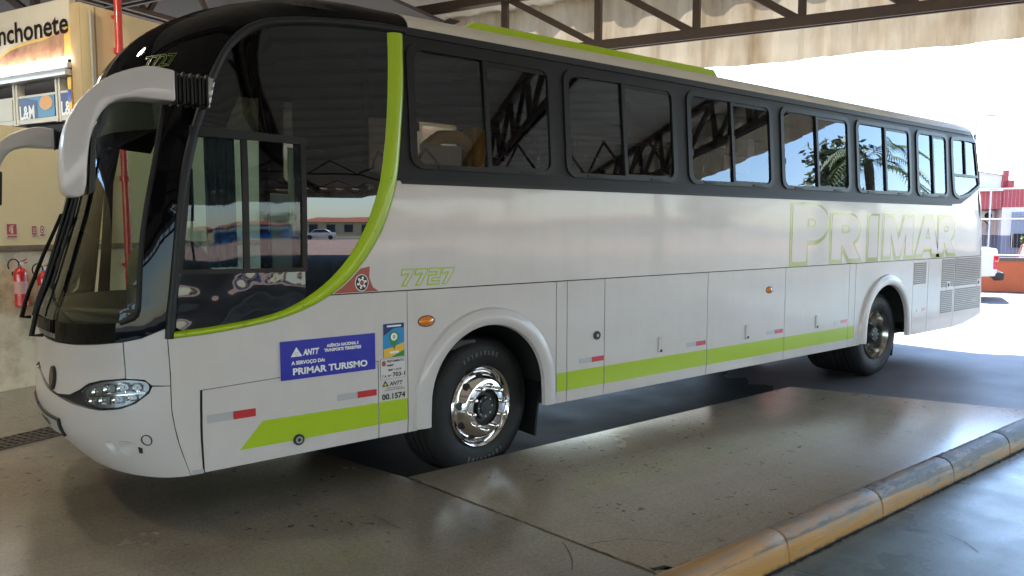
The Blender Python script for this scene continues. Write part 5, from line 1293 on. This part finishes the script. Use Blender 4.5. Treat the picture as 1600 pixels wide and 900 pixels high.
def tree(base, h, rad, label, m, n=2600, size=.16, cat='tree', group='trees along the street'):
    base = Vector(base); o = empty('street_tree', base, label, cat, group)
    mb = MB(); mb.tube([base, base+Vector((.05*h, 0, h*.25)), base+Vector((.03*h, .04*h, h*.55))], [.045*h*.5, .03*h*.5, .014*h*.5], BARK, 8)
    cl = []
    for i in range(11):
        a = random.uniform(0, 6.28); rr = rad*random.uniform(.2, .75); c = base+Vector((rr*math.cos(a), rr*math.sin(a), h*random.uniform(.45, .88)))
        mb.tube([base+Vector((.03*h, .02*h, h*.4)), (base+Vector((0, 0, h*.5))+c)/2, c], [.012*h, .007*h, .003*h], BARK, 5); k = rad*random.uniform(.32, .5); cl.append((c, (k, k, k*.75)))
    mb.build('trunk', o)
    mb = MB(); leaf_cloud(mb, cl, n, size, m); mb.build('crown', o)
def palm(base, h, label, m):
    base = Vector(base); o = empty('palm_tree', base, label, 'palm tree', 'trees along the street')
    mb = MB(); mb.tube([base, base+Vector((.1, .05, h*.5)), base+Vector((.05, .1, h))], [.17, .13, .12], BARK, 10); mb.build('trunk', o)
    mb = MB(); tp = base+Vector((.05, .1, h)); vs = []; fs = []
    for i in range(26):
        a = random.uniform(0, 6.28); up = random.uniform(-.2, 1.0); L_ = random.uniform(1.6, 2.4); d = Vector((math.cos(a), math.sin(a), 0)); sd_ = Vector((-d.y, d.x, 0))
        for j in range(22):
            t = .15+.85*j/21; p = tp+d*(L_*t*math.cos(up*.9))+Vector((0, 0, L_*(up*t-1.0*t*t*.9)))
            for s_ in (-1, 1):
                q = p+sd_*s_*.42*(1-t*.6)+d*.18+Vector((0, 0, -.20)); k = len(vs); vs += [p, p+d*.05, q]; fs.append([k, k+1, k+2])
    mb.add(vs, fs, m); mb.build('crown', o)
mb = MB(); random.seed(11)
sh = empty('leafy_shrub', AB(-3.72, 26.3, 0), 'dark leafy shrub behind the fence in front of the window', 'shrub')
leaf_cloud(mb, [(AB(-3.75, 26.3, .8), (.35, .35, .7)), (AB(-3.70, 26.3, 1.35), (.30, .3, .35)), (AB(-3.45, 26.2, 1.45), (.14, .14, .12))], 700, .10, LEAF1); mb.build('foliage', sh)
mb = MB(); mb.tube([AB(-3.72, 26.3, 0), AB(-3.7, 26.3, .8)], .03, BARK, 6); mb.build('stem', sh)
mb = MB(); zz = Vector((.0, 0, 1))
bd = empty('leaning_board', AB(-3.02, 25.3, 0), 'white board with an orange edge standing behind the orange wall', 'board')
Zb = (Vector((0, 0, 1))-EA*.28).normalized(); Xb = (EA+Vector((0, 0, .28))).normalized()
mb.box(AB(-3.12, 25.3, .70), (.16, .03, 1.3), WHB, .006, X=Xb, Y=EB, Z=Zb); mb.build('panel', bd)
mb = MB(); mb.box(AB(-3.03, 25.295, .70), (.035, .035, 1.3), ORANGE, X=Xb, Y=EB, Z=Zb); mb.build('edge_strip', bd)

# white pick-up parked beyond the bus, tail showing
TRW = pbr('truck_white', (.68, .68, .70), .3, coat=.8)
tk = empty('pickup_truck', AB(.2, 22.5, 0), 'white pickup truck whose tail shows past the rear of the bus', 'pickup truck')
tb0 = -2.25
tf = lambda u, v, q: AB(tb0+u, 21.6+q, v)
mb = MB(); mb.prism([(0, .62), (0, 1.22), (.03, 1.30), (1.62, 1.30), (1.66, 1.28), (1.80, 1.30), (2.05, 1.74), (2.30, 1.80), (3.1, 1.80), (3.75, 1.32), (4.9, 1.18), (5.15, 1.02), (5.18, .62), (4.75, .55), (4.62, .86), (4.05, .86), (3.92, .50), (1.45, .50), (1.32, .86), (.72, .86), (.60, .58)], tf, 1.78, TRW, bev=.04); mb.build('body', tk)
mb = MB(); mb.box(AB(tb0+.8, 22.49, 1.29), (1.4, 1.5, .04), DARK, X=EA, Y=EB); mb.build('load_bed', tk)
for q in (-.004, 1.76):
    mb = MB(); mb.prism([(1.98, 1.34), (2.16, 1.70), (2.36, 1.745), (3.02, 1.745), (3.5, 1.36)], lambda u, v, w_: AB(tb0+u, 21.6+q+w_*.02, v), 1, BLK); mb.build('side_window', tk)
RLAMP = pbr('tail_lamp_red', (.55, .012, .03), .2, coat=1)
for q in (-.012, 1.62):
    mb = MB(); mb.box(AB(tb0+.035, 21.6+q+.085, .96), (.11, .18, .34), RLAMP, .025, X=EA, Y=EB); tl = mb.build('tail_lamp', tk)
    mb = MB(); mb.box(AB(tb0-.022, 21.6+q+.085, 1.03), (.012, .13, .08), pbr('lamp_white', (.7, .5, .5), .3) if 'lamp_white' not in MATS else MATS['lamp_white'], .004, X=EA, Y=EB); mb.build('reversing_lens', tl)
mb = MB(); mb.box(AB(tb0-.05, 22.49, .62), (.22, 1.80, .20), BLK, .05, X=EA, Y=EB); mb.box(AB(tb0+.0, 21.9, .54), (.10, .12, .10), ORANGE, .02, X=EA, Y=EB); mb.build('rear_bumper', tk)
for u in (1.02, 4.33):
    for b_, s_ in ((21.62, -1), (23.36, 1)):
        c = AB(tb0+u, b_, .36); mb = MB(); mb.lathe([(.2, -.10), (.34, -.10), (.36, -.06), (.36, .08), (.34, .11), (.22, .11)], c, EB*s_, TYRE, 28); wh = mb.build('wheel', tk)
        mb = MB(); mb.lathe([(.22, .10), (.21, .06), (.08, .09), (.001, .09)], c, EB*s_, STEEL, 20); mb.build('rim', wh)
# street lamp behind the coach
lp = empty('street_lamp', AB(-1.70, 22, 0), 'thin grey street lamp with a short arm seen above the rear of the bus', 'street lamp')
mb = MB(); mb.tube([AB(-1.68, 22, 0), AB(-1.68, 22, 4.35), AB(-1.72, 22, 4.52), AB(-1.9, 22, 4.60)], .028, GALV, 8); mb.build('pole', lp)
mb = MB(); mb.box(AB(-2.02, 22, 4.60), (.30, .12, .05), GALV, .02, X=EA, Y=EB); mb.build('lamp_head', lp)

# ------------------------------------------------------------------ the street the glass mirrors, off beyond the canopy's open end
TILE = pbr('clay_roof_tiles', (.36, .12, .06), .8, var=.4, vscale=4); HBLUE = pbr('house_blue', (.03, .14, .42), .7); HCREAM = pbr('house_cream', (.62, .50, .28), .75, var=.1, vscale=.6); HWIN = pbr('house_opening', (.03, .035, .04), .3)
SHB = pbr('house_white', (.7, .68, .62), .75)
def house(a, b0, b1, h, m, label, band=None):
    o = empty('street_house', AB(a, (b0+b1)/2, 0), label, 'house', 'houses across the street')
    mb = MB(); wallbox(mb, a-7, a, b0, b1, 0, h, m)
    if band: wallbox(mb, a, a+.06, b0+.1, b1-.1, h-1.0, h-.3, band)
    wl = mb.build('wall', o)
    mb = MB(); e_ = .4; r = .8
    c = [AB(a+e_, b0-e_, h), AB(a+e_, b1+e_, h), AB(a-7-e_, b1+e_, h), AB(a-7-e_, b0-e_, h), AB(a-3.5, b0+2, h+r), AB(a-3.5, b1-2, h+r)]
    mb.add(c, [[0, 1, 5, 4], [2, 3, 4, 5], [1, 2, 5], [3, 0, 4]], TILE); mb.build('roof', o)
    n = int((b1-b0)/2.6)
    for i in range(n):
        bb = b0+.9+i*2.6
        mb = MB(); wallbox(mb, a, a+.05, bb, bb+1.3, .1 if i % 3 == 0 else .9, 2.1, HWIN); mb.build('door' if i % 3 == 0 else 'window', o)
house(-110, -46, -26, 2.5, HCREAM, 'cream tiled house at the near end of the far street row')
house(-110, -24, -5, 2.6, HBLUE, 'bright blue shop house with a white band across the street', SHB)
house(-110, -3, 34, 2.5, HCREAM, 'long cream house with clay tiles across the street', None)
house(-112, 37, 70, 2.6, SHB, 'white tiled house at the far end of the street row')
random.seed(5)
pole = empty('utility_pole', AB(-56, 10, 0), 'concrete utility pole with cross arms and wires across the street', 'utility pole')
mb = MB(); mb.tube([AB(-56, 10, 0), AB(-56, 10, 8.5)], [.17, .11], BARK, 8); mb.build('pole', pole)
mb = MB()
for z in (7.9, 7.2): mb.bar(AB(-56, 8.9, z), AB(-56, 11.1, z), .1, .12, BARK)
mb.lathe([(.2, -.4), (.22, 0), (.2, .4)], AB(-55.7, 10, 6.3), (0, 0, 1), GALV, 12); mb.build('cross_arm', pole)
mb = MB()
for z, o in ((7.95, -1), (7.95, 1), (7.25, -.8), (7.25, .8), (5.6, 0)):
    for s_ in (-30, 30):
        mb.tube([AB(-56, 10+o+s_*t, z-1.1*4*t*(1-t)*.5) for t in (0, .25, .5, .75, 1)], .015, BLK, 4, False)
mb.build('wire', pole)
tree(AB(-122, -8, 0), 6., 4.4, 'broad green tree rising behind the blue house', LEAF1)
tree(AB(-124, 12, 0), 6., 4.4, 'olive tree crown behind the long cream house', LEAF2)
tree(AB(-125, 24, 0), 6., 4.2, 'green tree behind the far half of the long cream house', LEAF1)
tree((20.0, -8.0, 0), 6.0, 1.5, 'bushy olive tree beside the station drive', LEAF2, 1800, .13)
tree((24.5, -16.5, 0), 4.4, 2.0, 'low green tree further along the station drive', LEAF1, 1800, .15)
palm((18.2, -6.3, 0), 4.6, 'palm tree beside the station drive', LEAF1)
palm((19.0, -8.4, 0), 4.0, 'palm tree with a shorter trunk behind the olive tree', LEAF2)
CARP = [pbr('car_blue', (.02, .07, .25), .3, coat=1), pbr('car_silver', (.45, .46, .48), .3, metal=.5, coat=1)]
def car(a, b_, m, label):
    o = empty('parked_car', AB(a, b_, 0), label, 'car', 'cars parked across the street'); f = lambda u, v, q: AB(a+q, b_+u, v)
    mb = MB(); mb.prism([(-2.1, .3), (-2.1, .78), (-1.9, .86), (-1.3, .92), (-.6, 1.42), (.7, 1.44), (1.5, .98), (2.05, .92), (2.1, .3)], f, 1.65, m, bev=.06); mb.build('body', o)
    mb = MB(); mb.prism([(-1.15, .95), (-.55, 1.36), (.62, 1.38), (1.25, .98)], lambda u, v, q: AB(a+1.652+q*.01, b_+u, v), 1, BLK); mb.build('side_window', o)
    for u in (-1.35, 1.35):
        mb = MB(); mb.lathe([(.001, .1), (.2, .1), (.31, .08), (.31, -.1)], AB(a+1.6, b_+u, .31), EA, TYRE, 20); mb.build('wheel', o)
car(-98, -14, CARP[0], 'dark blue hatchback parked before the blue house'); car(-98, 0, CARP[1], 'silver hatchback parked before the long cream house')
